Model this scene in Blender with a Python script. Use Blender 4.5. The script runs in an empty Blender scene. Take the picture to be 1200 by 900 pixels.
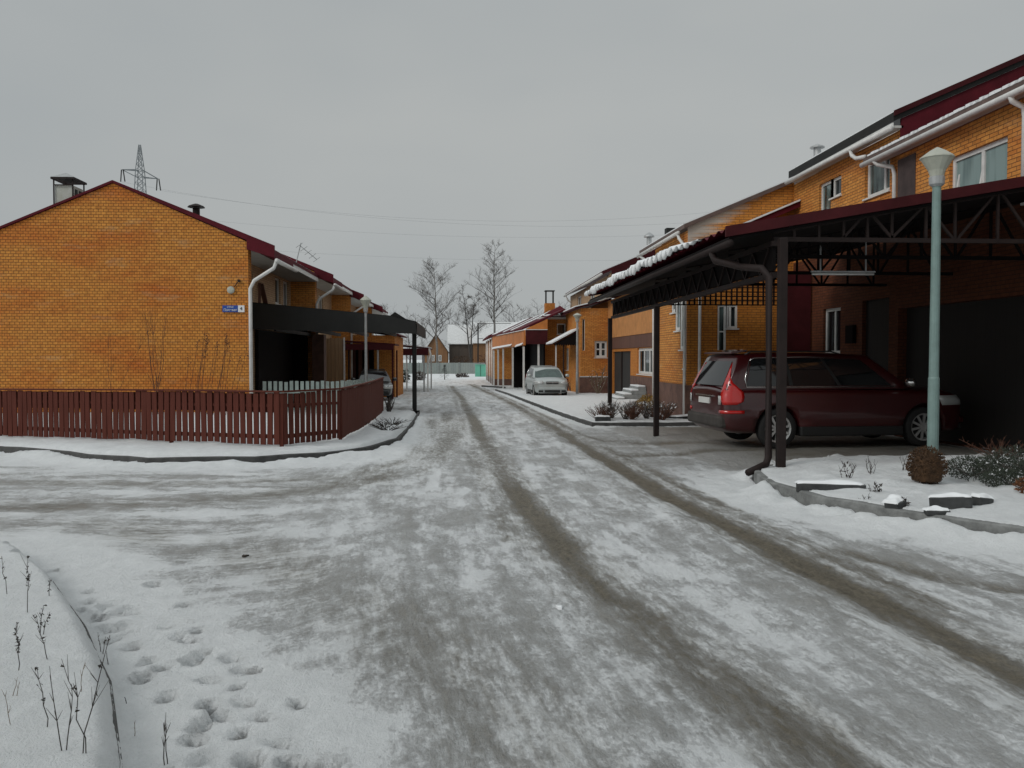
import bpy, bmesh, math, random
import numpy as np
from mathutils import Vector, Matrix
from mathutils.bvhtree import BVHTree
random.seed(7)
R = math.radians
scene = bpy.context.scene
col = scene.collection
BASE = {}

# ------------------------------------------------------------------ materials
def new_mat(name):
    m = bpy.data.materials.new(name); m.use_nodes = True
    nt = m.node_tree; b = nt.nodes['Principled BSDF']
    return m, nt, b

def N(nt, t, **kw):
    n = nt.nodes.new(t)
    for k, v in kw.items():
        if k in n.inputs: n.inputs[k].default_value = v
        else: setattr(n, k, v)
    return n

def L(nt, a, ao, b, bi): nt.links.new(a.outputs[ao], b.inputs[bi])

def mat(name, c, rough=.6, metal=0., ns=0., na=.25, bump=0., bs=30., spec=.5, coat=0., c2=None, stretch=None):
    m, nt, b = new_mat(name)
    b.inputs['Roughness'].default_value = rough; b.inputs['Metallic'].default_value = metal
    b.inputs['Specular IOR Level'].default_value = spec
    if coat: b.inputs['Coat Weight'].default_value = coat; b.inputs['Coat Roughness'].default_value = .08
    b.inputs['Base Color'].default_value = (*c, 1)
    if ns or bump:
        tc = N(nt, 'ShaderNodeTexCoord')
        src, so = tc, 'Object'
        if stretch:
            mp = N(nt, 'ShaderNodeMapping'); mp.inputs['Scale'].default_value = stretch
            L(nt, tc, 'Object', mp, 'Vector'); src, so = mp, 'Vector'
    if ns:
        n = N(nt, 'ShaderNodeTexNoise'); n.inputs['Scale'].default_value = ns; n.inputs['Detail'].default_value = 6; n.inputs['Roughness'].default_value = .65
        L(nt, src, so, n, 'Vector')
        r = N(nt, 'ShaderNodeValToRGB')
        k0, k1 = 1 - na, 1 + na
        r.color_ramp.elements[0].position = .3; r.color_ramp.elements[1].position = .7
        r.color_ramp.elements[0].color = (*[x * k0 for x in c], 1)
        r.color_ramp.elements[1].color = (*([min(1, x * k1) for x in c] if c2 is None else c2), 1)
        L(nt, n, 'Fac', r, 'Fac'); L(nt, r, 'Color', b, 'Base Color')
    if bump:
        n2 = N(nt, 'ShaderNodeTexNoise'); n2.inputs['Scale'].default_value = bs; n2.inputs['Detail'].default_value = 5
        L(nt, src, so, n2, 'Vector')
        bp = N(nt, 'ShaderNodeBump'); bp.inputs['Strength'].default_value = bump; bp.inputs['Distance'].default_value = .02
        L(nt, n2, 'Fac', bp, 'Height'); L(nt, bp, 'Normal', b, 'Normal')
    return m

def brick_mat(name, c1, c2, mortar, stain, amount=.6, frost=None, bw=.26, bloom=False):
    m, nt, b = new_mat(name)
    b.inputs['Roughness'].default_value = .75; b.inputs['Specular IOR Level'].default_value = .25
    uv = N(nt, 'ShaderNodeUVMap')
    br = N(nt, 'ShaderNodeTexBrick')
    br.inputs['Scale'].default_value = 1; br.inputs['Brick Width'].default_value = bw; br.inputs['Row Height'].default_value = .075
    br.inputs['Mortar Size'].default_value = .0075; br.inputs['Mortar Smooth'].default_value = .2; br.inputs['Bias'].default_value = -.1
    br.inputs['Color1'].default_value = (*c1, 1); br.inputs['Color2'].default_value = (*c2, 1); br.inputs['Mortar'].default_value = (*mortar, 1)
    L(nt, uv, 'UV', br, 'Vector')
    # broad firing-batch colour zones, stretched along the courses
    mp = N(nt, 'ShaderNodeMapping'); mp.inputs['Scale'].default_value = (.22, .55, 1); L(nt, uv, 'UV', mp, 'Vector')
    n1 = N(nt, 'ShaderNodeTexNoise'); n1.inputs['Scale'].default_value = 1.3; n1.inputs['Detail'].default_value = 5; n1.inputs['Roughness'].default_value = .6
    L(nt, mp, 'Vector', n1, 'Vector')
    r1 = N(nt, 'ShaderNodeValToRGB'); r1.color_ramp.elements[0].position = .46; r1.color_ramp.elements[1].position = .66
    L(nt, n1, 'Fac', r1, 'Fac')
    mul = N(nt, 'ShaderNodeMath', operation='MULTIPLY'); mul.inputs[1].default_value = amount; L(nt, r1, 'Color', mul, 0)
    mx = N(nt, 'ShaderNodeMix', data_type='RGBA', blend_type='MULTIPLY'); mx.inputs['B'].default_value = (*stain, 1)
    L(nt, mul, 'Value', mx, 'Factor'); L(nt, br, 'Color', mx, 'A')
    # soot and damp, finer
    n2 = N(nt, 'ShaderNodeTexNoise'); n2.inputs['Scale'].default_value = 9; n2.inputs['Detail'].default_value = 7; n2.inputs['Roughness'].default_value = .7
    L(nt, uv, 'UV', n2, 'Vector')
    r2 = N(nt, 'ShaderNodeMapRange'); r2.inputs['From Min'].default_value = .3; r2.inputs['From Max'].default_value = .7; r2.inputs['To Min'].default_value = .68; r2.inputs['To Max'].default_value = 1.18
    L(nt, n2, 'Fac', r2, 'Value')
    mx2 = N(nt, 'ShaderNodeMix', data_type='RGBA', blend_type='MULTIPLY'); mx2.inputs['Factor'].default_value = 1
    L(nt, mx, 'Result', mx2, 'A'); L(nt, r2, 'Result', mx2, 'B')
    out = mx2
    if bloom:   # pale lime bloom in a few broken patches
        mb_ = N(nt, 'ShaderNodeMapping'); mb_.inputs['Scale'].default_value = (.35, 1.1, 1); mb_.inputs['Rotation'].default_value = (0, 0, .18); L(nt, uv, 'UV', mb_, 'Vector')
        nb_ = N(nt, 'ShaderNodeTexNoise'); nb_.inputs['Scale'].default_value = 1.6; nb_.inputs['Detail'].default_value = 9; nb_.inputs['Roughness'].default_value = .75; L(nt, mb_, 'Vector', nb_, 'Vector')
        rb_ = N(nt, 'ShaderNodeMapRange'); rb_.inputs['From Min'].default_value = .56; rb_.inputs['From Max'].default_value = .72; rb_.inputs['To Max'].default_value = .38; L(nt, nb_, 'Fac', rb_, 'Value')
        mbl = N(nt, 'ShaderNodeMix', data_type='RGBA'); mbl.inputs['B'].default_value = (.52, .40, .24, 1); L(nt, rb_, 'Result', mbl, 'Factor'); L(nt, mx2, 'Result', mbl, 'A'); out = mbl; mx2 = mbl
    if frost:   # white lime bloom running across one wall: (u0, v0, du, dv)
        sep = N(nt, 'ShaderNodeSeparateXYZ'); L(nt, uv, 'UV', sep, 0)
        mpf = N(nt, 'ShaderNodeMapping'); mpf.inputs['Scale'].default_value = (.5, 9, 1); L(nt, uv, 'UV', mpf, 'Vector')
        nf = N(nt, 'ShaderNodeTexNoise'); nf.inputs['Scale'].default_value = 1.5; nf.inputs['Detail'].default_value = 6; L(nt, mpf, 'Vector', nf, 'Vector')
        a, b0, k = frost
        # distance above the line v = a + k*(u-b0)
        m1 = N(nt, 'ShaderNodeMath', operation='MULTIPLY_ADD'); m1.inputs[1].default_value = -k; m1.inputs[2].default_value = -a + k * b0; L(nt, sep, 'X', m1, 0)
        m2 = N(nt, 'ShaderNodeMath', operation='ADD'); L(nt, sep, 'Y', m2, 0); L(nt, m1, 'Value', m2, 1)
        m3 = N(nt, 'ShaderNodeMath', operation='MULTIPLY_ADD'); m3.inputs[1].default_value = 1.1; m3.inputs[2].default_value = -.62; L(nt, nf, 'Fac', m3, 0)
        m4 = N(nt, 'ShaderNodeMath', operation='ADD'); L(nt, m2, 'Value', m4, 0); L(nt, m3, 'Value', m4, 1)
        m5 = N(nt, 'ShaderNodeMapRange'); m5.inputs['From Min'].default_value = -.02; m5.inputs['From Max'].default_value = .5; m5.inputs['To Max'].default_value = .85; L(nt, m4, 'Value', m5, 'Value')
        mf = N(nt, 'ShaderNodeMix', data_type='RGBA'); mf.inputs['B'].default_value = (.5, .47, .42, 1)
        L(nt, m5, 'Result', mf, 'Factor'); L(nt, mx2, 'Result', mf, 'A'); out = mf
    L(nt, out, 'Result', b, 'Base Color')
    bp = N(nt, 'ShaderNodeBump'); bp.inputs['Strength'].default_value = .6; bp.inputs['Distance'].default_value = .006; bp.invert = True
    L(nt, br, 'Fac', bp, 'Height'); L(nt, bp, 'Normal', b, 'Normal')
    return m

def plank_mat(name, c, c2, w=.12, rough=.7):
    m, nt, b = new_mat(name); b.inputs['Roughness'].default_value = rough
    uv = N(nt, 'ShaderNodeUVMap')
    br = N(nt, 'ShaderNodeTexBrick'); br.offset = 0
    br.inputs['Scale'].default_value = 1; br.inputs['Brick Width'].default_value = w; br.inputs['Row Height'].default_value = 8; br.inputs['Mortar Size'].default_value = .006
    br.inputs['Color1'].default_value = (*c, 1); br.inputs['Color2'].default_value = (*c2, 1); br.inputs['Mortar'].default_value = (*[x * .25 for x in c], 1)
    mp0 = N(nt, 'ShaderNodeMapping'); mp0.inputs['Location'].default_value = (0, 4, 0); L(nt, uv, 'UV', mp0, 'Vector'); L(nt, mp0, 'Vector', br, 'Vector')
    mp = N(nt, 'ShaderNodeMapping'); mp.inputs['Scale'].default_value = (9, .7, 1); L(nt, uv, 'UV', mp, 'Vector')
    n = N(nt, 'ShaderNodeTexNoise'); n.inputs['Scale'].default_value = 3; n.inputs['Detail'].default_value = 6; L(nt, mp, 'Vector', n, 'Vector')
    r = N(nt, 'ShaderNodeMapRange'); r.inputs['To Min'].default_value = .6; r.inputs['To Max'].default_value = 1.35; L(nt, n, 'Fac', r, 'Value')
    mx = N(nt, 'ShaderNodeMix', data_type='RGBA', blend_type='MULTIPLY'); mx.inputs['Factor'].default_value = 1
    L(nt, br, 'Color', mx, 'A'); L(nt, r, 'Result', mx, 'B'); L(nt, mx, 'Result', b, 'Base Color')
    return m

def glass_mat(name, dark, pale, scale=1.2, thr=.5):
    m, nt, b = new_mat(name); b.inputs['Roughness'].default_value = .04; b.inputs['Specular IOR Level'].default_value = .6
    uv = N(nt, 'ShaderNodeUVMap'); mp = N(nt, 'ShaderNodeMapping'); mp.inputs['Scale'].default_value = (3, .5, 1); L(nt, uv, 'UV', mp, 'Vector')
    n = N(nt, 'ShaderNodeTexNoise'); n.inputs['Scale'].default_value = scale; n.inputs['Detail'].default_value = 2; L(nt, mp, 'Vector', n, 'Vector')
    r = N(nt, 'ShaderNodeValToRGB'); r.color_ramp.elements[0].position = thr - .12; r.color_ramp.elements[1].position = thr + .12
    r.color_ramp.elements[0].color = (*dark, 1); r.color_ramp.elements[1].color = (*pale, 1)
    L(nt, n, 'Fac', r, 'Fac'); L(nt, r, 'Color', b, 'Base Color')
    return m

M = {}
M['brick_gable'] = brick_mat('brick_gable', (.62, .260, .048), (.53, .20, .035), (.17, .070, .020), (.86, .54, .42), .95, bw=.13, bloom=True)
M['brick_street'] = brick_mat('brick_street', (.65, .285, .066), (.53, .205, .044), (.15, .07, .028), (.85, .58, .46), .7, bloom=True)
M['brick_frost'] = brick_mat('brick_frost', (.54, .21, .036), (.46, .17, .026), (.15, .07, .024), (.85, .6, .45), .5, frost=(4.85, -1.3, .787))
M['brick_pale'] = brick_mat('brick_pale', (.52, .36, .22), (.45, .30, .18), (.26, .18, .12), (.9, .75, .65), .5)
M['brick_smooth'] = brick_mat('brick_smooth', (.55, .215, .046), (.50, .19, .04), (.36, .13, .03), (.85, .6, .5), .6)
M['brick_red_shade'] = brick_mat('brick_red_shade', (.13, .042, .019), (.10, .031, .014), (.045, .02, .013), (.8, .6, .5), .6)  # red-brown brick, darkened to carry the shade under the big carport
M['plinth'] = mat('plinth', (.12, .062, .046), .8, ns=3, na=.4, bump=.3)
M['maroon'] = mat('maroon', (.085, .008, .014), .7, ns=2, na=.25, spec=.15)
M['maroon_dark'] = mat('maroon_dark', (.050, .008, .010), .7, ns=2, na=.3, spec=.15)
M['roof_brown'] = mat('roof_brown', (.10, .065, .055), .6, ns=3, na=.35)
M['fence_red'] = plank_mat('fence_red', (.100, .029, .020), (.086, .0245, .017), 50, .85)
M['fence_red'].node_tree.nodes['Principled BSDF'].inputs['Specular IOR Level'].default_value = .15
M['black'] = mat('black_metal', (.010, .010, .009), .6, ns=2, na=.4, spec=.3)
M['brown'] = mat('brown_metal', (.017, .0105, .0095), .65, ns=4, na=.3, spec=.25)
M['brown_deep'] = mat('brown_deep', (.005, .0035, .0035), .8, ns=4, na=.3, spec=.15)  # near-black brown; under the carports it holds their shade in its colour
M['charcoal'] = mat('charcoal_metal', (.016, .016, .015), .55, ns=1.5, na=.3, spec=.35)
M['white'] = mat('white_plastic', (.62, .62, .60), .5, ns=5, na=.12)
M['soffit'] = mat('soffit', (.5, .5, .47), .6, ns=3, na=.12)
M['chim'] = mat('chimney_plaster', (.46, .46, .36), .85, ns=1.5, na=.3, c2=(.55, .57, .55))
M['galv'] = mat('galvanised', (.36, .37, .37), .45, metal=.4, ns=6, na=.2)
M['lamp_paint'] = mat('lamp_paint', (.16, .235, .22), .5, ns=4, na=.18)
M['lamp_shade'] = mat('lamp_shade', (.38, .39, .33), .5, ns=6, na=.12)
M['glass'] = glass_mat('window_glass', (.012, .016, .016), (.16, .22, .21))
M['glass_dark'] = glass_mat('window_glass_dark', (.008, .010, .012), (.05, .065, .065), thr=.6)
M['glass_curtain_sky'] = glass_mat('window_glass_curtain_sky', (.08, .13, .125), (.20, .28, .27), thr=.4)  # pale teal: curtains plus a sky reflection painted into the pane colour
M['stucco'] = mat('stucco', (.48, .21, .065), .85, ns=2, na=.2, bump=.2)
M['orange_panel'] = mat('orange_panel', (.48, .16, .028), .6, ns=1.2, na=.25)
M['patch_dark'] = mat('weathered_panel', (.055, .038, .036), .8, ns=4, na=.35)
M['brown_panel'] = plank_mat('brown_panel', (.13, .056, .036), (.10, .042, .028), .22)
M['door_grey'] = plank_mat('door_grey', (.022, .022, .021), (.018, .018, .018), .35)
M['door_dark'] = plank_mat('door_dark', (.012, .010, .009), (.010, .008, .008), .3)
M['plank_beige'] = plank_mat('plank_beige', (.34, .22, .12), (.24, .15, .08), .16)
M['log'] = plank_mat('log_wall', (.24, .12, .05), (.18, .09, .04), .3)
M['grey_wood'] = plank_mat('grey_wood', (.09, .07, .055), (.07, .055, .045), .2)
M['pale_fence'] = mat('pale_fence_paint', (.36, .43, .40), .6, ns=5, na=.2)
M['far_fence'] = plank_mat('far_fence', (.26, .29, .27), (.22, .25, .24), .35)
M['mint'] = mat('mint_paint', (.13, .42, .30), .6, ns=1, na=.15)
M['concrete'] = mat('concrete', (.24, .25, .245), .85, ns=5, na=.3, bump=.3, bs=40)
M['kerb'] = mat('kerb_concrete', (.17, .175, .17), .85, ns=6, na=.45, bump=.4, bs=40)
M['kerb_dark'] = mat('kerb_wet', (.05, .05, .048), .7, ns=6, na=.45, bump=.4, bs=40)
M['stone'] = mat('stone_slab', (.035, .037, .037), .75, ns=9, na=.5, bump=.4, bs=30)
M['snow'] = mat('snow_layer', (.76, .78, .79), .7, ns=6, na=.06, bump=.25, bs=18, spec=.3)
M['snow_old'] = mat('snow_crust', (.62, .63, .63), .7, ns=4, na=.15, bump=.3, bs=14, spec=.3)
M['bark'] = mat('bark', (.055, .05, .045), .9, ns=8, na=.4)
M['birch'] = mat('birch_bark', (.16, .15, .14), .8, ns=5, na=.7, stretch=(1, 1, 6))
M['twig'] = mat('twig', (.085, .072, .064), .9, ns=8, na=.3)
M['twig_red'] = mat('twig_russet', (.085, .035, .02), .9, ns=8, na=.3)
M['dry'] = mat('dry_stalk', (.035, .028, .022), .9, ns=30, na=.4)
M['dry_pale'] = mat('dry_stalk_pale', (.16, .12, .08), .9, ns=30, na=.3)
M['bush_brown'] = mat('bush_brown', (.060, .030, .012), .9, ns=14, na=.5)
M['juniper'] = mat('juniper', (.036, .046, .032), .9, ns=9, na=.5)
M['bush_rust'] = mat('bush_rust', (.13, .048, .016), .9, ns=9, na=.5)
M['bush_yellow'] = mat('bush_yellow', (.22, .13, .022), .9, ns=9, na=.4)
M['conifer'] = mat('conifer', (.016, .024, .018), .9, ns=6, na=.4)
M['tyre'] = mat('tyre', (.012, .012, .012), .85, bump=.2, bs=60)
M['alloy'] = mat('alloy', (.55, .55, .54), .3, metal=.7)
M['chrome'] = mat('chrome', (.75, .75, .74), .15, metal=.95)
M['dusty'] = mat('dusty_plastic', (.045, .040, .036), .8, ns=4, na=.3)
M['trim'] = mat('car_trim', (.010, .010, .010), .5)
M['car_red'] = mat('car_red', (.040, .003, .004), .3, coat=.8, ns=2, na=.12, spec=.5)
M['car_silver'] = mat('car_silver', (.40, .43, .42), .32, metal=.35, coat=.5, ns=2, na=.08)
M['car_dark'] = mat('car_dark', (.012, .013, .014), .3, coat=.5)
M['car_glass'] = mat('car_glass', (.010, .011, .012), .05, spec=.7)
M['car_glass_teal'] = mat('car_glass_teal', (.035, .065, .055), .06, ns=3, na=.5, spec=.6)
M['tail'] = mat('tail_lamp', (.50, .010, .008), .2, spec=.7, coat=.6)
M['lens'] = mat('lamp_lens', (.42, .43, .42), .12, spec=.7, coat=.4)
M['plate'] = mat('number_plate', (.6, .6, .58), .5)
M['ink'] = mat('sign_ink', (.02, .02, .025), .6)
M['sign_blue'] = mat('sign_blue', (.012, .06, .30), .4)
M['sign_white'] = mat('sign_white', (.72, .73, .74), .4)
M['cable'] = mat('cable', (.2, .21, .215), .7)
M['steel_far'] = mat('pylon_steel', (.17, .19, .20), .6)

# ------------------------------------------------------------------ mesh builder
class MB:
    def __init__(s): s.v = []; s.f = []
    def add(s, vs, fs):
        o = len(s.v); s.v += [tuple(v) for v in vs]; s.f += [tuple(i + o for i in f) for f in fs]
    def quad(s, *p): s.add(p, [tuple(range(len(p)))])
    def box(s, x0, x1, y0, y1, z0, z1):
        s.add([(x0, y0, z0), (x1, y0, z0), (x1, y1, z0), (x0, y1, z0), (x0, y0, z1), (x1, y0, z1), (x1, y1, z1), (x0, y1, z1)],
              [(0, 3, 2, 1), (4, 5, 6, 7), (0, 1, 5, 4), (1, 2, 6, 5), (2, 3, 7, 6), (3, 0, 4, 7)])
    def bar(s, p, q, w, h=None, up=(0, 0, 1)):
        h = h or w; p = Vector(p); q = Vector(q); d = (q - p).normalized(); u = Vector(up)
        if abs(d.dot(u)) > .98: u = Vector((0, 1, 0))
        a = d.cross(u).normalized() * (w / 2); b = a.cross(d).normalized() * (h / 2)
        s.add([p - a - b, p + a - b, p + a + b, p - a + b, q - a - b, q + a - b, q + a + b, q - a + b],
              [(0, 3, 2, 1), (4, 5, 6, 7), (0, 1, 5, 4), (1, 2, 6, 5), (2, 3, 7, 6), (3, 0, 4, 7)])
    def tube(s, pts, r, n=6, cap=True):
        pts = [Vector(p) for p in pts]; k = len(pts)
        rs = r if isinstance(r, (list, tuple)) else [r] * k
        o = len(s.v); ref = None
        for i, p in enumerate(pts):
            d = (pts[min(i + 1, k - 1)] - pts[max(i - 1, 0)]).normalized()
            if ref is None:
                ref = Vector((0, 0, 1)) if abs(d.z) < .9 else Vector((0, 1, 0))
            a = d.cross(ref)
            if a.length < 1e-4: a = d.cross(Vector((1, 0, .3)))
            a.normalize(); b = d.cross(a).normalized(); ref = a.cross(d) if False else ref
            for j in range(n):
                t = 2 * math.pi * j / n
                s.v.append(tuple(p + a * (math.cos(t) * rs[i]) + b * (math.sin(t) * rs[i])))
        for i in range(k - 1):
            for j in range(n):
                j2 = (j + 1) % n
                s.f.append((o + i * n + j, o + i * n + j2, o + (i + 1) * n + j2, o + (i + 1) * n + j))
        if cap:
            s.f.append(tuple(o + j for j in reversed(range(n)))); s.f.append(tuple(o + (k - 1) * n + j for j in range(n)))
    def lathe(s, prof, c=(0, 0, 0), n=16, axis='z', cap=False):
        o = len(s.v); k = len(prof)
        for r, z in prof:
            for j in range(n):
                t = 2 * math.pi * j / n
                if axis == 'z': s.v.append((c[0] + r * math.cos(t), c[1] + r * math.sin(t), c[2] + z))
                else: s.v.append((c[0] + r * math.cos(t), c[1] + z, c[2] + r * math.sin(t)))
        for i in range(k - 1):
            for j in range(n):
                j2 = (j + 1) % n
                s.f.append((o + i * n + j, o + i * n + j2, o + (i + 1) * n + j2, o + (i + 1) * n + j))
        if cap:
            s.f.append(tuple(o + j for j in range(n))); s.f.append(tuple(o + (k - 1) * n + j for j in range(n)))
    def slab(s, p, t):     # 4 top corners, thickness downwards
        q = [(a[0], a[1], a[2] - t) for a in p]; n = len(p)
        s.add(list(p) + q, [tuple(range(n)), tuple(reversed(range(n, 2 * n)))] + [(i, i + n, (i + 1) % n + n, (i + 1) % n) for i in range(n)])
    def prism(s, poly, axis, a, b):   # polygon in (u,z) extruded along the axis from a to b
        f = (lambda u, z, d: (d, u, z)) if axis == 'x' else (lambda u, z, d: (u, d, z))
        n = len(poly)
        s.add([f(u, z, a) for u, z in poly] + [f(u, z, b) for u, z in poly],
              [tuple(range(n)), tuple(reversed(range(n, 2 * n)))] + [(i, i + n, (i + 1) % n + n, (i + 1) % n) for i in range(n)])
    def build(s, name, m, parent=None, base=None, smooth=False, bevel=0.):
        me = bpy.data.meshes.new(name)
        if base is None: base = BASE.get(parent.name, (0, 0, 0)) if parent else (0, 0, 0)
        v = np.array(s.v, dtype=np.float64) - np.array(base)
        me.from_pydata([tuple(x) for x in v], [], s.f)
        me.materials.append(M[m] if isinstance(m, str) else m)
        bm = bmesh.new(); bm.from_mesh(me); bmesh.ops.recalc_face_normals(bm, faces=bm.faces)
        uvl = bm.loops.layers.uv.new('UVMap')
        for f in bm.faces:
            n = f.normal; ax, ay, az = abs(n.x), abs(n.y), abs(n.z)
            for lp in f.loops:
                c = lp.vert.co
                lp[uvl].uv = (c.y, c.z) if ax >= ay and ax >= az else ((c.x, c.z) if ay >= az else (c.x, c.y))
        bm.to_mesh(me); bm.free()
        if smooth:
            for p in me.polygons: p.use_smooth = True
        o = bpy.data.objects.new(name, me); col.objects.link(o)
        if parent: o.parent = parent
        else: o.location = base
        BASE[o.name] = base
        if bevel:
            bv = o.modifiers.new('Bevel', 'BEVEL'); bv.width = bevel; bv.segments = 2; bv.limit_method = 'ANGLE'
        return o

def tag(o, label=None, cat=None, group=None, kind=None):
    for k, v in (('label', label), ('category', cat), ('group', group), ('kind', kind)):
        if v: o[k] = v
    return o

def thing(name, loc, label, cat, group=None):
    o = bpy.data.objects.new(name, None); col.objects.link(o); o.location = loc; o.empty_display_size = .3
    BASE[o.name] = tuple(loc)
    return tag(o, label, cat, group)

def kids(o): return [c for c in bpy.data.objects if c.parent == o]
def copy_tree(o, parent=None):
    c = o.copy(); col.objects.link(c)
    if parent: c.parent = parent
    for ch in kids(o): copy_tree(ch, c)
    return c

# mapped boxes: plane axis 'x' (plane X=c, u=Y) or 'y' (plane Y=c, u=X); s = side the wall faces; d = depth inwards
def pt(axis, c, s, u, z, d): return (c - s * d, u, z) if axis == 'x' else (u, c - s * d, z)
def mbox(mb, axis, c, s, u0, u1, z0, z1, d0, d1):
    a = pt(axis, c, s, u0, z0, d0); b = pt(axis, c, s, u1, z1, d1)
    mb.box(min(a[0], b[0]), max(a[0], b[0]), min(a[1], b[1]), max(a[1], b[1]), min(a[2], b[2]), max(a[2], b[2]))
def wall(mb, axis, c, s, u0, u1, z0, z1, holes=(), dep=.14):
    us = sorted({u0, u1, *[h[0] for h in holes], *[h[1] for h in holes]}); zs = sorted({z0, z1, *[h[2] for h in holes], *[h[3] for h in holes]})
    for i in range(len(us) - 1):
        for j in range(len(zs) - 1):
            um, zm = (us[i] + us[i + 1]) / 2, (zs[j] + zs[j + 1]) / 2
            if any(h[0] < um < h[1] and h[2] < zm < h[3] for h in holes): continue
            mb.quad(pt(axis, c, s, us[i], zs[j], 0), pt(axis, c, s, us[i + 1], zs[j], 0), pt(axis, c, s, us[i + 1], zs[j + 1], 0), pt(axis, c, s, us[i], zs[j + 1], 0))
    P = lambda u, z, d: pt(axis, c, s, u, z, d)
    for a, b, e, f in holes:
        mb.quad(P(a, e, 0), P(a, f, 0), P(a, f, dep), P(a, e, dep)); mb.quad(P(b, e, 0), P(b, f, 0), P(b, f, dep), P(b, e, dep))
        mb.quad(P(a, e, 0), P(b, e, 0), P(b, e, dep), P(a, e, dep)); mb.quad(P(a, f, 0), P(b, f, 0), P(b, f, dep), P(a, f, dep))
def window(parent, axis, c, s, u0, u1, z0, z1, mull=(), bars=(), pane='glass', fw=.07, rec=.10, sill=True):
    mb = MB(); d0, d1 = rec - .03, rec + .03
    mbox(mb, axis, c, s, u0, u0 + fw, z0, z1, d0, d1); mbox(mb, axis, c, s, u1 - fw, u1, z0, z1, d0, d1)
    mbox(mb, axis, c, s, u0 + fw, u1 - fw, z0, z0 + fw, d0, d1); mbox(mb, axis, c, s, u0 + fw, u1 - fw, z1 - fw, z1, d0, d1)
    cuts = [u0 + fw] + [u0 + (u1 - u0) * m_ for m_ in mull] + [u1 - fw]
    for m_ in mull:
        u = u0 + (u1 - u0) * m_; mbox(mb, axis, c, s, u - fw * .55, u + fw * .55, z0 + fw, z1 - fw, d0 + .004, d1 - .004)
    for b_ in bars:
        z = z0 + (z1 - z0) * b_; mbox(mb, axis, c, s, u0 + fw, u1 - fw, z - fw * .3, z + fw * .3, d0 + .01, d1 - .01)
    w = mb.build('window', 'white', parent)
    mb = MB(); mbox(mb, axis, c, s, u0 + .02, u1 - .02, z0 + .02, z1 - .02, rec + .005, rec + .015); mb.build('pane', pane, w)
    if sill:
        mb = MB(); mbox(mb, axis, c, s, u0 - .04, u1 + .04, z0 - .045, z0 - .005, -.05, rec); mb.build('sill', 'white', w)
    return w
def pipe(parent, pts, r=.045, m='white', name='drainpipe'):
    mb = MB(); mb.tube(pts, r, 8); return mb.build(name, m, parent, smooth=True)
# ------------------------------------------------------------------ terrain
def gz(y):
    return 0.0 if y < 8 else (-.014 * (y - 8) if y < 60 else -.728)
def gz_np(y):
    return np.where(y < 8, 0, np.where(y < 60, -.014 * (y - 8), -.728))
def vnoise(x, y, seed=0):
    xi = np.floor(x).astype(np.int64); yi = np.floor(y).astype(np.int64); fx = x - xi; fy = y - yi
    fx = fx * fx * (3 - 2 * fx); fy = fy * fy * (3 - 2 * fy)
    def h(a, b):
        n = (a * 374761393 + b * 668265263 + seed * 974634721) & 0x7fffffff
        n = ((n ^ (n >> 13)) * 1274126177) & 0x7fffffff
        return ((n ^ (n >> 16)) & 0xffff) / 65535.
    return (h(xi, yi) * (1 - fx) + h(xi + 1, yi) * fx) * (1 - fy) + (h(xi, yi + 1) * (1 - fx) + h(xi + 1, yi + 1) * fx) * fy
def fbm(x, y, o=4, seed=0):
    s = np.zeros_like(x); a = .5
    for i in range(o):
        s += a * vnoise(x, y, seed + i); a *= .5; x = x * 2.03 + 17.1; y = y * 2.03 + 5.3
    return s / (1 - .5 ** o)
def sst(a, b, x):
    t = np.clip((x - a) / (b - a), 0, 1); return t * t * (3 - 2 * t)
def pdist(X, Y, pl):
    d = np.full(X.shape, 1e9)
    for (ax, ay), (bx, by) in zip(pl[:-1], pl[1:]):
        vx, vy = bx - ax, by - ay; t = np.clip(((X - ax) * vx + (Y - ay) * vy) / (vx * vx + vy * vy), 0, 1)
        d = np.minimum(d, np.hypot(X - ax - t * vx, Y - ay - t * vy))
    return d
def inside(X, Y, pg):
    r = np.zeros(X.shape, bool); n = len(pg)
    for i in range(n):
        (ax, ay), (bx, by) = pg[i], pg[(i + 1) % n]
        if ay == by: continue
        c = ((ay > Y) != (by > Y)) & (X < (bx - ax) * (Y - ay) / (by - ay) + ax)
        r ^= c
    return r
def sdist(X, Y, pg):     # signed distance, positive inside
    d = pdist(X, Y, pg + [pg[0]]); return np.where(inside(X, Y, pg), d, -d)

KERB_L = [(-26, 24), (-14, 18.3), (-8.6, 16.0), (-7.02, 15.05), (-6.08, 14.2), (-4.88, 13.55), (-3.25, 13.65), (-2.27, 14.2), (-1.66, 15.1), (-1.25, 17.2), (-1.22, 20), (-1.25, 23.3), (-1.35, 28)]
KERB_P = [(4.35, 11.75), (3.86, 11.1), (3.62, 9.85), (3.76, 8.7), (4.13, 7.85), (4.5, 7.3), (4.9, 6.75), (5.6, 6.1), (7.5, 5.1), (12, 3.8)]
KERB_R = [(6.4, 21.9), (3.4, 22.0), (3.28, 24), (3.14, 28), (2.95, 37), (2.72, 50), (2.4, 60)]
KERB_N = [(-.9, 2.2), (-1.28, 3.3), (-1.66, 4.15), (-2.14, 5.0), (-2.8, 6.04), (-3.5, 6.96), (-5.2, 8.3), (-9, 9.6)]
KERB_F = [(1.75, 68), (2.5, 66.5), (3.4, 64.6)]
PG_L = KERB_L + [(-26, 34)]
PG_P = KERB_P + [(14, 12.1), (8.42, 12.3), (7.26, 12.7), (6.08, 12.8), (5.02, 12.5)]
PG_R = KERB_R + [(12, 60), (12, 29), (6.6, 29), (6.4, 24.6)]
PG_N = KERB_N + [(-9, 2.2)]
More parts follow.
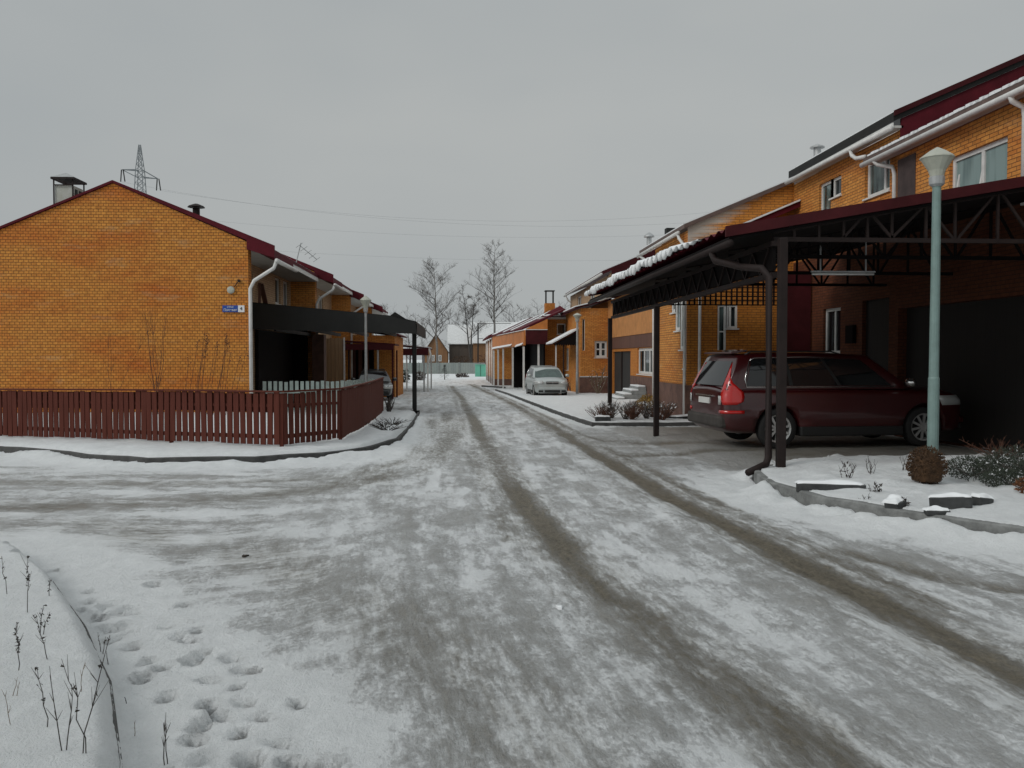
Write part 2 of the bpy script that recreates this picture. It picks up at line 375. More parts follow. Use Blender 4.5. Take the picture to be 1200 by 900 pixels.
PG_SNOWN = [(-14, 10.2), (-8, 9.4), (-4.3, 8.2), (-2.82, 7.35), (-2.04, 6.4), (-1.39, 5.15), (-.8, 4.2), (-.38, 3.45), (-.05, 2.4), (-14, 2.2)]
TRACK_L = [(1.85, 2), (1.46, 3.27), (1.29, 4.09), (.99, 5.81), (.83, 7.5), (.7, 10.05), (.53, 15.3), (.36, 26), (0.02, 46), (-.75, 70)]
TRACK_R = [(2.9, 2), (2.8, 4), (2.72, 5.2), (2.66, 6.3), (2.55, 8), (2.45, 10), (2.42, 13), (2.39, 17), (2.36, 24), (2.2, 40), (1.6, 61), (.75, 75)]
TRACK_C = [(-14, 9.8), (-7, 9.9), (-4.8, 9.5), (-3.2, 9.75), (-1.9, 10.6), (-.9, 12.2), (-.35, 15), (-.25, 20), (-.4, 30)]
TRACK_D = [(-14, 8.9), (-6, 8.7), (-3.6, 8.3), (-2.2, 7.6), (-1.1, 6.4), (-.35, 5.1), (.2, 3.9), (.6, 2.2)]
TRACK_E = [(-14, 11.4), (-6, 11.6), (-3.5, 11.3), (-1.6, 11.9), (-.75, 14.5), (-.72, 19), (-.85, 28)]
TRACK_G = [(3.1, 6.9), (3.5, 5.9), (4.3, 5.1), (6.5, 3.9)]
TRACK_P = [(1.9, 21), (2.6, 18.5), (3.6, 17), (5.2, 16.2), (7, 16)]
TRACK_Q = [(2.3, 14), (3.0, 14.6), (4.2, 14.9), (5.5, 15), (8, 15)]
PG_PAD = [(3.9, 12.3), (5, 12.9), (9.6, 12.9), (9.6, 21.6), (6.2, 21.6), (3.7, 21.6)]
FEET = [(-2.96,6.25),(-2.75,5.94),(-2.54,5.94),(-2.42,5.7),(-2.44,5.49),(-2.28,5.43),(-2.22,5.31),(-2.27,5.6),(-2.14,5.39),(-2.04,5.4),(-2.1,5.14),(-2.02,5.19),(-1.97,4.91),(-2.04,5.08),(-1.81,4.77),(-1.74,5.13),(-1.55,5.06),(-1.62,4.96),(-1.53,4.87),(-1.39,4.66),(-1.41,4.54),(-1.53,4.45),(-1.65,4.55),(-1.21,4.56),(-1.09,4.38),(-1.25,4.26),(-1.38,4.05),(-1.16,3.96),(-1.0,3.98),(-.89,3.81),(-1.08,3.83),(-1.13,3.73),(-1.11,3.58),(-.94,3.65),(-1.03,3.43),(-.75,3.95),(-.67,3.37),(-.75,3.54),(-.84,3.4),(-2.16,6.11),(-1.79,5.57),(-1.08,4.16),(-1.59,4.32),(-2.12,5.53),(-1.14,3.3),(-.55,3.3),(-.9,3.2),(-3.3,6.6),(-3.5,6.9),(-3.05,6.55)]

def axis_steps(a, b, step_fn):
    out = [a]
    while out[-1] < b: out.append(out[-1] + step_fn(out[-1]))
    out[-1] = b; return out
xs = axis_steps(-420, -15, lambda x: max(.4, (-x - 14) * .22)) + axis_steps(-14.9, -3.5, lambda x: .06 + (-3.5 - x) * .004)[0:] + axis_steps(-3.46, 5.5, lambda x: .034)[0:] + axis_steps(5.54, 14, lambda x: .06)[0:] + axis_steps(14.4, 420, lambda x: max(.4, (x - 13) * .22))
ys = axis_steps(-40, 2, lambda y: max(.15, (2.5 - y) * .2)) + axis_steps(2.03, 34, lambda y: max(.022, .0062 * y)) + axis_steps(34.2, 900, lambda y: .25 if y < 75 else max(.4, (y - 72) * .15))
XS = np.array(xs); YS = np.array(ys)
GX, GY = np.meshgrid(XS, YS)
far = sst(70, 110, GY)
sL = sdist(GX, GY, PG_L); sP = sdist(GX, GY, PG_P); sR = sdist(GX, GY, PG_R); sN = sdist(GX, GY, PG_N); sS = sdist(GX, GY, PG_SNOWN); sPad = sdist(GX, GY, PG_PAD)
wob = (fbm(GX * 1.3, GY * 1.3, 4, 3) - .5)
wob2 = (fbm(GX * 4, GY * 4, 3, 9) - .5)
_ty = np.array([2, 3.27, 4.09, 5.81, 7.5, 10.05, 15.3, 26, 46, 70, 130.]); _tx = (np.interp(_ty, [p[1] for p in TRACK_L], [p[0] for p in TRACK_L]) + np.interp(_ty, [p[1] for p in TRACK_R], [p[0] for p in TRACK_R])) / 2
FU = GX - np.interp(GY, _ty, _tx); FV = GY
_dx = np.array([-14, -6, -3.6, -2.2, -1.1, -.35, .2, .6, 3]); _dy = np.array([10.2, 10.0, 9.6, 9.4, 9.9, 10.8, 12, 13, 16]); GU = GY - np.interp(GX, _dx, _dy); GV = GX
streak = .42 * fbm(FU * 4.6, FV * .6, 5, 21) + .26 * fbm(FU * 14, FV * 1.3, 4, 23) + .32 * fbm(GX * 3.1, GY * 2.4, 5, 25)            # along the street
streak2 = .45 * fbm(GV * .7, GU * 3.2, 5, 33) + .25 * fbm(GV * 1.6, GU * 9, 4, 35) + .3 * fbm(GX * 2.6, GY * 3, 5, 37)                        # along the side road
side = sst(-.3, -3.0, GX + (GY - 10) * .15) * sst(3, 5, GY) * (1 - sst(13, 16, GY))
st = streak * (1 - side) + streak2 * side
# -- dirt: 0 clean snow, 1 packed grey ice
dirt = .46 + 1.8 * (st - .5) + .3 * wob
edgeL = sst(.1, 1.7 + 1.2 * wob, -sL + wob2 * .5) ; dirt *= np.where((sL < 0) & (GY < 40), .06 + .94 * edgeL, 1)
edgeP = sst(.25, 1.15 + .6 * wob, -sP + wob2 * .4); dirt *= np.where(sP < 0, .06 + .94 * edgeP, 1)
dirt *= np.where((sR < 0) & (GY > 20) & (GX < 4), .2 + .8 * sst(.05, .7, -sR + wob * .5), 1)
inS = sst(-.35, .35, sS + wob * .9 + wob2 * .25)
dirt = dirt * (1 - inS) + inS * (.05 + .12 * sst(.35, .7, fbm(GX * 3, GY * 3, 4, 5)))
for s_ in (sL, sP, sR, sN): dirt *= 1 - sst(-.05, .05, s_)
# garden and bank ground is snow, except the driveway pad
pad = sst(-.25, .2, sPad + wob * .5)
right_out = sst(3.6, 4.2, GX + wob * .4) * sst(12.5, 13.5, GY)
dirt = np.maximum(dirt, pad * .95)
drive = sst(1.1, .25, np.abs(GX - 3.3 + wob)) * sst(12.2, 13.4, GY + wob) * (1 - sst(20.2, 21.6, GY + wob))
dirt = np.maximum(dirt, drive * (.35 + .9 * (fbm(GX * .8, GY * 3.5, 4, 44) - .2)))
offroad = np.maximum(sst(-12, -13, GX) * sst(12, 14, GY), np.maximum(sst(11, 12, GX), far))
dirt *= 1 - .85 * offroad
# -- tracks
def trk(pl, w, soft=.5, amp=1., seed=0, var=.5):
    d = pdist(GX, GY, pl) + (fbm(FU * 9, FV * 1.1, 3, seed + 60) - .5) * w * .9
    t = 1 - sst(w * (1 - soft), w * (1 + soft), d)
    br = sst(.5 - var * .45, .5 + var * .12, fbm(FU * 2.2 + seed, FV * .5, 4, seed + 70))
    return amp * t * (1 - var + var * br)
track = np.zeros_like(GX)
for t in (trk(TRACK_L, .165, .75, 1.0, 1, .35), trk(TRACK_R, .175, .75, 1.0, 2, .35), trk([(x + .02, y) for x, y in TRACK_R], .30, .8, .42, 22, .6), trk([(x - .02, y) for x, y in TRACK_L], .28, .8, .4, 23, .6), trk([(x + .33, y) for x, y in TRACK_R if y > 5], .09, .9, .7, 3, .8), trk([(x - .36, y) for x, y in TRACK_L if y > 6], .10, .9, .45, 13, .9),
          trk(TRACK_C, .30, .9, .62, 4, 1), trk(TRACK_D, .36, .95, .40, 5, 1), trk(TRACK_E, .2, .9, .5, 6, 1), trk(TRACK_G, .10, .8, .8, 7, .8), trk(TRACK_P, .3, .9, .8, 8, .9), trk(TRACK_Q, .26, .9, .8, 9, .9)):
    track = np.maximum(track, t)
track = np.maximum(track, pad * (.45 + .5 * (fbm(GX * .9, GY * 4, 4, 88) - .3)) * sst(4.2, 5.5, GX))
for s_ in (sL, sP, sR, sN): track *= 1 - sst(-.02, .03, s_)
track *= 1 - inS * .97
track = np.clip(track * (1 - far), 0, 1)
dirt = np.clip(np.maximum(dirt, track * .9), 0, 1)
# -- height
H = gz_np(GY).astype(float)
lump = (fbm(GX * 5, GY * 5, 4, 51) - .5)
H += (.022 * wob + .030 * lump * (1 - .5 * dirt)) * (1 - .6 * track) * (1 - .7 * inS)
H += (.014 * (fbm(FU * 9, FV * 1.4, 4, 53) - .5) + .026 * (streak - .5)) * dirt * (1 - side) + .02 * (fbm(GX * 1.6, GY * 7, 4, 55) - .5) * dirt * side
H -= .022 * track
H += .006 * track * np.sin(2 * np.pi * FV / .12 + 3 * np.sin(FU * 40)) * (1 - sst(6, 10, GY))
H += (.020 * (fbm(GX * 9, GY * 8, 4, 151) - .5) + .012 * np.abs(fbm(GX * 17, GY * 15, 3, 152) - .5)) * (1 - far)
# ridges of ploughed snow along the tracks and the kerbs
H += .03 * np.exp(-((pdist(GX, GY, TRACK_R) - .36) / .12) ** 2) * (1 - sst(26, 40, GY)) * (.4 + fbm(GX * 3, GY * 1.2, 3, 91)) * .7
H += np.where((sP < 0), .19 * np.exp(-((-sP - .02) / .24) ** 2) * np.clip(2.2 * fbm(GX * 1.9, GY * 1.9, 3, 92) - .55, 0, 1.2), 0)
H += np.where((sL < 0) & (GY < 26), .10 * np.exp(-((-sL - .03) / .3) ** 2) * np.clip(2.0 * fbm(GX * 1.1, GY * 1.1, 3, 93) - .35, 0, 1.1), 0)
bank = lambda s_, h, w: h * sst(0, w, s_)
H += bank(sL - .015, .15, .2) + .17 * sst(1.2, 5, sL) * (GX < -2.4) + .05 * sst(.1, .5, sL) * fbm(GX * 3, GY * 3, 3, 94)
H += bank(sP - .015 + .10 * wob2 + .06 * wob, .17, .09) + sst(.15, .7, sP) * (.17 * (fbm(GX * 2.1, GY * 2.1, 3, 95) - .4))
H += bank(sR - .05, .11, .06) + .04 * sst(.1, .5, sR) * fbm(GX * 2, GY * 2, 3, 96)
H += .15 * sst(-.035, .10, sN) + .05 * sst(.1, .8, sN) * fbm(GX * 2, GY * 2, 3, 97)
H += np.where(sPad > 0, .05 * sst(0, .6, sPad), 0) + (GX > 9.6) * 0
H += .05 * sst(60, 90, GY) * (fbm(GX * .3, GY * .3, 3, 98) - .5)
fp = np.zeros_like(GX)
for i, (fx, fy) in enumerate(FEET):
    rr = np.random.RandomState(i); a = rr.uniform(-.7, .7) + .45; sz = rr.uniform(.8, 1.2); ox, oy = GX - fx, GY - fy
    m_ = (np.abs(ox) < .5) & (np.abs(oy) < .5)
    u = (ox * math.cos(a) + oy * math.sin(a)) / (.042 * sz); v = (-ox * math.sin(a) + oy * math.cos(a)) / (.080 * sz)
    r_ = np.sqrt(u * u + v * v) + .12 * wob2
    dep = rr.uniform(.45, 1.05)
    H += np.where(m_, dep * (-.075 * (1 - sst(.6, 1.02, r_)) + .009 * np.exp(-((r_ - 1.35) / .3) ** 2)), 0)
    fp = np.maximum(fp, np.where(m_, dep * (1 - sst(.4, .95, r_)), 0))
dirt = np.maximum(dirt, np.clip(fp * 1.1, 0, .8))
nx, ny = len(XS), len(YS)
verts = np.stack([GX.ravel(), GY.ravel(), H.ravel()], 1)
idx = np.arange(nx * ny).reshape(ny, nx)
faces = np.stack([idx[:-1, :-1].ravel(), idx[:-1, 1:].ravel(), idx[1:, 1:].ravel(), idx[1:, :-1].ravel()], 1)
me = bpy.data.meshes.new('ground')
me.vertices.add(len(verts)); me.vertices.foreach_set('co', verts.astype(np.float32).ravel())
me.loops.add(faces.size); me.loops.foreach_set('vertex_index', faces.astype(np.int32).ravel())
me.polygons.add(len(faces)); me.polygons.foreach_set('loop_start', np.arange(0, faces.size, 4, dtype=np.int32)); me.polygons.foreach_set('loop_total', np.full(len(faces), 4, dtype=np.int32))
me.polygons.foreach_set('use_smooth', np.ones(len(faces), dtype=bool))
me.update(calc_edges=True)
for nm, arr in (('flow', np.stack([FU, FV, 0 * FU], -1)), ('flow_side', np.stack([GV, GU, 0 * GU], -1))):
    at = me.attributes.new(nm, 'FLOAT_VECTOR', 'POINT'); at.data.foreach_set('vector', arr.astype(np.float32).ravel())
for nm, arr in (('dirt', dirt), ('track', track), ('side', side)):
    at = me.attributes.new(nm, 'FLOAT', 'POINT'); at.data.foreach_set('value', arr.astype(np.float32).ravel())
ground = bpy.data.objects.new('ground', me); col.objects.link(ground); tag(ground, 'icy snow covered ground with wheel tracks and trodden snow', kind='structure')
def gh(x, y):   # height of the finished ground
    i = min(max(np.searchsorted(XS, x) - 1, 0), nx - 2); j = min(max(np.searchsorted(YS, y) - 1, 0), ny - 2)
    tx = (x - XS[i]) / (XS[i + 1] - XS[i]); ty = (y - YS[j]) / (YS[j + 1] - YS[j])
    return float((H[j, i] * (1 - tx) + H[j, i + 1] * tx) * (1 - ty) + (H[j + 1, i] * (1 - tx) + H[j + 1, i + 1] * tx) * ty)

def ground_mat():
    m, nt, b = new_mat('snow_and_ice')
    tc = N(nt, 'ShaderNodeTexCoord')
    ad = N(nt, 'ShaderNodeAttribute', attribute_name='dirt'); at = N(nt, 'ShaderNodeAttribute', attribute_name='track')
    def noise(scale, detail, stretch=(1, 1, 1), rough=.65):
        mp = N(nt, 'ShaderNodeMapping'); mp.inputs['Scale'].default_value = stretch; L(nt, tc, 'Object', mp, 'Vector')
        n = N(nt, 'ShaderNodeTexNoise'); n.inputs['Scale'].default_value = scale; n.inputs['Detail'].default_value = detail; n.inputs['Roughness'].default_value = rough
        L(nt, mp, 'Vector', n, 'Vector'); return n
    nA = noise(6.5, 10, (1, .6, 1), .74); nB = noise(38, 6, (1, .7, 1), .7); nC = noise(1.1, 6, (1, .35, 1)); nE = noise(110, 4, (1, .8, 1), .7)
    fl = N(nt, 'ShaderNodeAttribute', attribute_name='flow'); fs = N(nt, 'ShaderNodeAttribute', attribute_name='flow_side'); asd = N(nt, 'ShaderNodeAttribute', attribute_name='side')
    def flow(sc, st_, dt, rough=.7):
        outs = []
        for src, stt in ((fl, st_), (fs, (st_[1], st_[0], 1))):
            mp = N(nt, 'ShaderNodeMapping'); mp.inputs['Scale'].default_value = stt; L(nt, src, 'Vector', mp, 'Vector')
            n = N(nt, 'ShaderNodeTexNoise'); n.inputs['Scale'].default_value = sc; n.inputs['Detail'].default_value = dt; n.inputs['Roughness'].default_value = rough; L(nt, mp, 'Vector', n, 'Vector'); outs.append(n)
        mxf = N(nt, 'ShaderNodeMix', data_type='FLOAT'); L(nt, asd, 'Fac', mxf, 'Factor'); nt.links.new(outs[0].outputs['Fac'], mxf.inputs[2]); nt.links.new(outs[1].outputs['Fac'], mxf.inputs[3]); return mxf.outputs[0]
    def mathn(op, a, bb, clamp=False):
        n = N(nt, 'ShaderNodeMath', operation=op); n.use_clamp = clamp
        for i, v in enumerate((a, bb)):
            if isinstance(v, (int, float)): n.inputs[i].default_value = v
            else: nt.links.new(v, n.inputs[i])
        return n.outputs[0]
    def lin(o, k, c): return mathn('ADD', mathn('MULTIPLY', o, k), c)
    fA = flow(4.5, (1, .16, 1), 9, .72); fB = flow(19, (1, .2, 1), 7, .7); fD = fB
    dmask = mathn('MULTIPLY', ad.outputs['Fac'], mathn('SUBTRACT', 1.0, ad.outputs['Fac']))
    d = mathn('ADD', ad.outputs['Fac'], mathn('MULTIPLY', mathn('ADD', lin(fA, 2.0, -1.0), lin(nA.outputs['Fac'], 3.0, -1.5)), mathn('MULTIPLY', dmask, 2.3)), True)
    d = mathn('ADD', d, mathn('MULTIPLY', mathn('ADD', lin(fB, 1.7, -.85), lin(nB.outputs['Fac'], 2.6, -1.3)), mathn('MULTIPLY', dmask, 2.0)), True)
    shp = N(nt, 'ShaderNodeMapRange'); shp.interpolation_type = 'SMOOTHSTEP'; shp.inputs['From Min'].default_value = .22; shp.inputs['From Max'].default_value = .98; nt.links.new(d, shp.inputs['Value']); d = shp.outputs['Result']
    ice = N(nt, 'ShaderNodeValToRGB'); nt.links.new(mathn('ADD', mathn('MULTIPLY', nC.outputs['Fac'], .45), mathn('MULTIPLY', fB, .55)), ice.inputs['Fac'])
    ice.color_ramp.elements[0].position = .32; ice.color_ramp.elements[0].color = (.255, .25, .232, 1)
    ice.color_ramp.elements[1].position = .68; ice.color_ramp.elements[1].color = (.58, .585, .575, 1)
    snow = N(nt, 'ShaderNodeValToRGB'); L(nt, nA, 'Fac', snow, 'Fac')
    snow.color_ramp.elements[0].position = .3; snow.color_ramp.elements[0].color = (.66, .68, .685, 1)
    snow.color_ramp.elements[1].position = .65; snow.color_ramp.elements[1].color = (.78, .80, .805, 1)
    mx = N(nt, 'ShaderNodeMix', data_type='RGBA'); nt.links.new(d, mx.inputs['Factor']); L(nt, snow, 'Color', mx, 'A'); L(nt, ice, 'Color', mx, 'B')
    wet = N(nt, 'ShaderNodeValToRGB'); nt.links.new(fD, wet.inputs['Fac'])
    wet.color_ramp.elements[0].position = .3; wet.color_ramp.elements[0].color = (.062, .050, .029, 1)
    wet.color_ramp.elements[1].position = .75; wet.color_ramp.elements[1].color = (.215, .18, .118, 1)
    tmask = mathn('MULTIPLY', at.outputs['Fac'], mathn('SUBTRACT', 1.0, at.outputs['Fac']))
    t = mathn('ADD', at.outputs['Fac'], mathn('MULTIPLY', lin(fD, 3.4, -1.70), mathn('MULTIPLY', tmask, 2.6)), True)
    t = mathn('MULTIPLY', t, .9)
    mx2 = N(nt, 'ShaderNodeMix', data_type='RGBA'); nt.links.new(t, mx2.inputs['Factor']); L(nt, mx, 'Result', mx2, 'A'); L(nt, wet, 'Color', mx2, 'B')
    L(nt, mx2, 'Result', b, 'Base Color')
    r = N(nt, 'ShaderNodeMapRange'); nt.links.new(d, r.inputs['Value']); r.inputs['To Min'].default_value = .75; r.inputs['To Max'].default_value = .42; L(nt, r, 'Result', b, 'Roughness')
    b.inputs['Specular IOR Level'].default_value = .35
    h = mathn('ADD', mathn('ADD', mathn('MULTIPLY', nA.outputs['Fac'], .5), mathn('MULTIPLY', nB.outputs['Fac'], .4)), mathn('ADD', mathn('MULTIPLY', mathn('MULTIPLY', fB, d), .7), mathn('MULTIPLY', nE.outputs['Fac'], .30)))
    bp = N(nt, 'ShaderNodeBump'); bp.inputs['Strength'].default_value = 1.0; bp.inputs['Distance'].default_value = .05
    nt.links.new(h, bp.inputs['Height'])
    fin = N(nt, 'ShaderNodeMapRange'); fin.inputs['From Min'].default_value = .32; fin.inputs['From Max'].default_value = .68; fin.inputs['To Min'].default_value = .62; fin.inputs['To Max'].default_value = 1.25; nt.links.new(mathn('ADD', mathn('MULTIPLY', nB.outputs['Fac'], .6), mathn('MULTIPLY', nE.outputs['Fac'], .4)), fin.inputs['Value'])
    fk = N(nt, 'ShaderNodeMix', data_type='FLOAT'); nt.links.new(d, fk.inputs['Factor']); fk.inputs[2].default_value = 1.0; nt.links.new(fin.outputs['Result'], fk.inputs[3])
    fm = N(nt, 'ShaderNodeMix', data_type='RGBA', blend_type='MULTIPLY'); fm.inputs['Factor'].default_value = 1; L(nt, mx2, 'Result', fm, 'A'); nt.links.new(fk.outputs[0], fm.inputs['B']); L(nt, fm, 'Result', b, 'Base Color'); L(nt, bp, 'Normal', b, 'Normal')
    return m
me.materials.append(ground_mat())

def kerb(pl, w, z0, z1, m, label, inward, sub=.45, gap=.0):
    mb = MB(); P = []
    for (ax, ay), (bx, by) in zip(pl[:-1], pl[1:]):
        n = max(1, int(math.hypot(bx - ax, by - ay) / sub))
        P += [(ax + (bx - ax) * i / n, ay + (by - ay) * i / n) for i in range(n)]
    P.append(pl[-1]); k = len(P); vs = []
    for i, (x, y) in enumerate(P):
        dx = P[min(i + 1, k - 1)][0] - P[max(i - 1, 0)][0]; dy = P[min(i + 1, k - 1)][1] - P[max(i - 1, 0)][1]; l = math.hypot(dx, dy)
        nxn, nyn = -dy / l * inward, dx / l * inward; g = gz(y); j = .006 * math.sin(i * 2.3)
        vs += [(x, y, g + z0), (x + nxn * .012, y + nyn * .012, g + z1 + j - .015), (x + nxn * .03, y + nyn * .03, g + z1 + j), (x + nxn * w, y + nyn * w, g + z1 + j), (x + nxn * w, y + nyn * w, g + z0)]
    fs = []
    for i in range(k - 1):
        for j in range(4): fs.append((i * 5 + j, i * 5 + j + 1, i * 5 + j + 6, i * 5 + j + 5))
    fs += [(0, 1, 2, 3, 4), tuple(5 * (k - 1) + j for j in (4, 3, 2, 1, 0))]
    mb.add(vs, fs); o = mb.build('kerb', m); tag(o, label, kind='structure'); return o
kerb(KERB_L, .05, -.1, .12, 'kerb_dark', 'dark wet kerb round the fenced corner', -1 if False else 1)
kerb(KERB_P, .09, -.1, .155, 'kerb', 'grey concrete kerb round the flower bed by the lamp post', 1)
kerb(KERB_R, .09, -.1, .10, 'kerb_dark', 'dark kerb along the snowy forecourt beyond the carport', -1)
kerb(KERB_N[:5], .02, -.1, .064, 'kerb_dark', 'snow buried kerb of the near flower bed', 1)
kerb(KERB_F, .12, -.1, .12, 'kerb_dark', 'dark kerb end in the far snow', -1)
# ------------------------------------------------------------------ left row of houses
def roof_pair(parent, xe, ze, xr, zr, xe2, ze2, y0, y1, t, m='maroon', snow=True):
    mb = MB(); mb.slab([(xe, y0, ze), (xe, y1, ze), (xr, y1, zr), (xr, y0, zr)], t); mb.slab([(xr + (.004 if xe2 > xr else -.004), y0 + .003, zr - .001), (xr + (.004 if xe2 > xr else -.004), y1 - .003, zr - .001), (xe2, y1 - .003, ze2), (xe2, y0 + .003, ze2)], t)
    r = mb.build('roof', m, parent)
    if snow:
        s = MB(); s.slab([(xe + (xr - xe) * .05, y0 + .1, ze + (zr - ze) * .05 + .045), (xe + (xr - xe) * .05, y1 - .1, ze + (zr - ze) * .05 + .045), (xr, y1 - .1, zr + .045), (xr, y0 + .1, zr + .045)], .04); s.build('roof_snow', 'snow', r)
    return r

def left_unit(y0, y1, first, label):
    z = gz(y0 + 3) - .35; dz = 0 if first else .25
    h = thing('brick_house', (-9.2, y0, z), label, 'house', 'brick terrace houses behind the picket fence')
    K = lambda zz: zz + dz
    # gable end wall
    mb = MB(); g = [(-13.2, z), (-5.7, z), (-5.7, K(4.70)), (-9.2, K(6.225)), (-13.2, K(4.51))]
    mb.add([(u, y0, v) for u, v in g] + [(u, y0 + .35, v) for u, v in g], [(0, 1, 2, 3, 4), (9, 8, 7, 6, 5)] + [(i, (i + 1) % 5, (i + 1) % 5 + 5, i + 5) for i in range(5)])
    mb.build('gable_wall', 'brick_gable' if first else 'brick_street', h)
    # street front set back behind the gable fin
    yA, yB = y0 + .35, y1
    if first: holes = [(27.0, 27.9, 3.25, 4.35), (31.2, 32.1, 3.55, 4.5), (32.6, 33.6, 2.9, 4.5)]
    else: holes = [(y0 + 4, y0 + 5, K(3.3), K(4.3)), (y0 + 6.6, y0 + 7.9, K(3.3), K(4.3))]
    mb = MB(); wall(mb, 'x', -6.65, 1, yA, yB, z, K(4.72), holes); mb.build('street_wall', 'brick_pale', h)
    for a, b, e, f in holes: window(h, 'x', -6.65, 1, a, b, e, f, mull=(.5,) if b - a > .95 else (), pane='glass_dark')
    # roof with overhanging eaves and the deep boxed verge
    mb = MB(); mb.slab([(-5.55, y0 + .02, K(4.82)), (-5.55, y1 - .02, K(4.82)), (-9.2, y1 - .02, K(6.28)), (-9.2, y0 + .02, K(6.28))], .11)
    mb.slab([(-9.204, y0 + .02, K(6.279)), (-9.204, y1 - .02, K(6.279)), (-13.7, y1 - .02, K(4.36)), (-13.7, y0 + .02, K(4.36))], .11)
    r = mb.build('roof', 'maroon', h)
    s = MB(); s.slab([(-5.7, y0 + 1.2, K(4.91)), (-5.7, y1 - .1, K(4.91)), (-9.2, y1 - .1, K(6.315)), (-9.2, y0 + 1.2, K(6.315))], .03); s.build('roof_snow', 'snow', r)
    v = MB()
    v.prism([(-9.2, K(6.30)), (-9.2, K(6.235)), (-5.72, K(4.745)), (-5.72, K(4.5)), (-4.99, K(4.28)), (-4.99, K(4.61))], 'y', y0 - .06, y0 + .018)
    v.prism([(-9.204, K(6.30)), (-9.204, K(6.235)), (-13.7, K(4.31)), (-13.7, K(4.37))], 'y', y0 - .06, y0 + .018)
    v.build('verge_board', 'maroon_dark' if False else 'maroon', r)
    b = MB(); b.prism([(-5.65, K(4.53)), (-5.65, K(4.76)), (-5.0, K(4.5)), (-5.0, K(4.25))], 'y', y0 + .02, y0 + 2.6); b.build('eave_box', 'maroon', r)
    sf = MB(); sf.slab([(-5.66, y0 + .36, K(4.62)), (-5.66, y1 - .05, K(4.62)), (-6.64, y1 - .05, K(4.62)), (-6.64, y0 + .36, K(4.62))], .05); sf.build('soffit', 'soffit', r)
    f = MB(); f.box(-5.62, -5.56, y0 + 2.62, y1 - .1, K(4.56), K(4.76)); f.build('fascia_board', 'white', r)
    gt = MB(); gt.tube([(-4.92, y0 - .1, K(4.2)), (-4.92, y0 + 2.6, K(4.2))], .06, 8); gt.build('gutter', 'white', r, smooth=True)
    pipe(h, [(-4.95, y0 - .02, K(4.18)), (-5.0, y0 - .08, K(4.0)), (-5.52, y0 - .1, K(3.66)), (-5.63, y0 - .08, K(3.45)), (-5.63, y0 - .07, z + .3)], .05)
    return h
h1 = left_unit(23.4, 34.0, True, 'orange brick house with a broad blank gable end rising behind the red picket fence')
# chimney with a sheet metal hat
c = MB(); c.box(-10.98, -10.52, 24.0, 24.65, 5.0, 6.28)
ch = c.build('chimney', 'chim', h1)
k = MB()
for x in (-11.0, -10.5):
    for y in (23.98, 24.67): k.box(x - .015, x + .015, y - .015, y + .015, 5.3, 6.43)
hx = (-11.06, -10.44, 23.92, 24.73)
k.box(hx[0], hx[1], hx[2], hx[3], 6.43, 6.48); k.box(-11.0, -10.5, 23.95, 23.97, 6.26, 6.29); k.build('cap_frame', 'brown', ch)
k = MB(); k.add([(hx[0], hx[2], 6.485), (hx[1], hx[2], 6.485), (hx[1], hx[3], 6.485), (hx[0], hx[3], 6.485), (-10.75, 24.15, 6.64), (-10.75, 24.5, 6.64)], [(0, 1, 4), (1, 2, 5, 4), (2, 3, 5), (3, 0, 4, 5), (0, 3, 2, 1)]); k.build('chimney_hat', 'galv', ch)
k = MB()
for y in (24.15, 24.4): k = MB(); k.box(-10.518, -10.505, y, y + .14, 6.04, 6.2); k.build('flue_opening', 'black', ch)
v = MB(); v.lathe([(.10, 0), (.10, .34)], (-7.35, 24.4, 5.42), 10, cap=True); v.lathe([(.24, .36), (.2, .40), (.05, .46)], (-7.35, 24.4, 5.42), 10, cap=True); v.build('roof_vent', 'brown', h1)
h2 = left_unit(34.0, 44.6, False, 'second brick house of the terrace, its maroon boxed eave showing past the first roof')
h3 = left_unit(44.6, 55.2, False, 'third brick house of the terrace, with a low orange block standing out towards the road')
mb = MB(); mb.box(-6.6, -3.55, 46.3, 53, -.9, 2.80); mb.build('porch_wall', 'brick_street', h3)
mb = MB(); mb.slab([(-6.6, 46.1, 3.3), (-6.6, 53.2, 3.3), (-3.3, 53.2, 2.86), (-3.3, 46.1, 2.86)], .06); pr = mb.build('porch_roof', 'maroon', h3)
mb = MB(); mb.slab([(-6.2, 46.2, 3.31), (-6.2, 53.1, 3.31), (-3.35, 53.1, 2.93), (-3.35, 46.2, 2.93)], .05); mb.build('roof_snow', 'snow', pr)
h4 = left_unit(55.2, 66, False, 'last brick house of the terrace behind the dark carport')
# TV aerial on the second roof
t = thing('aerial', (-5.9, 31.2, 4.95), 'thin spindly television aerial on the terrace roof edge', 'aerial')
mb = MB(); mb.tube([(-5.95, 31.2, 4.8), (-5.72, 31.2, 5.72)], .018, 5); mb.build('mast', 'galv', t)
mb = MB(); mb.tube([(-5.76, 31.1, 5.62), (-5.2, 31.4, 5.15)], .014, 5)
for q in range(5):
    f = q / 4; p = (-5.76 + .56 * f, 31.1 + .3 * f, 5.62 - .47 * f); mb.tube([(p[0] - .1, p[1] - .12, p[2] - .1), (p[0] + .1, p[1] + .12, p[2] + .1)], .01, 4)
mb.build('boom', 'galv', t)
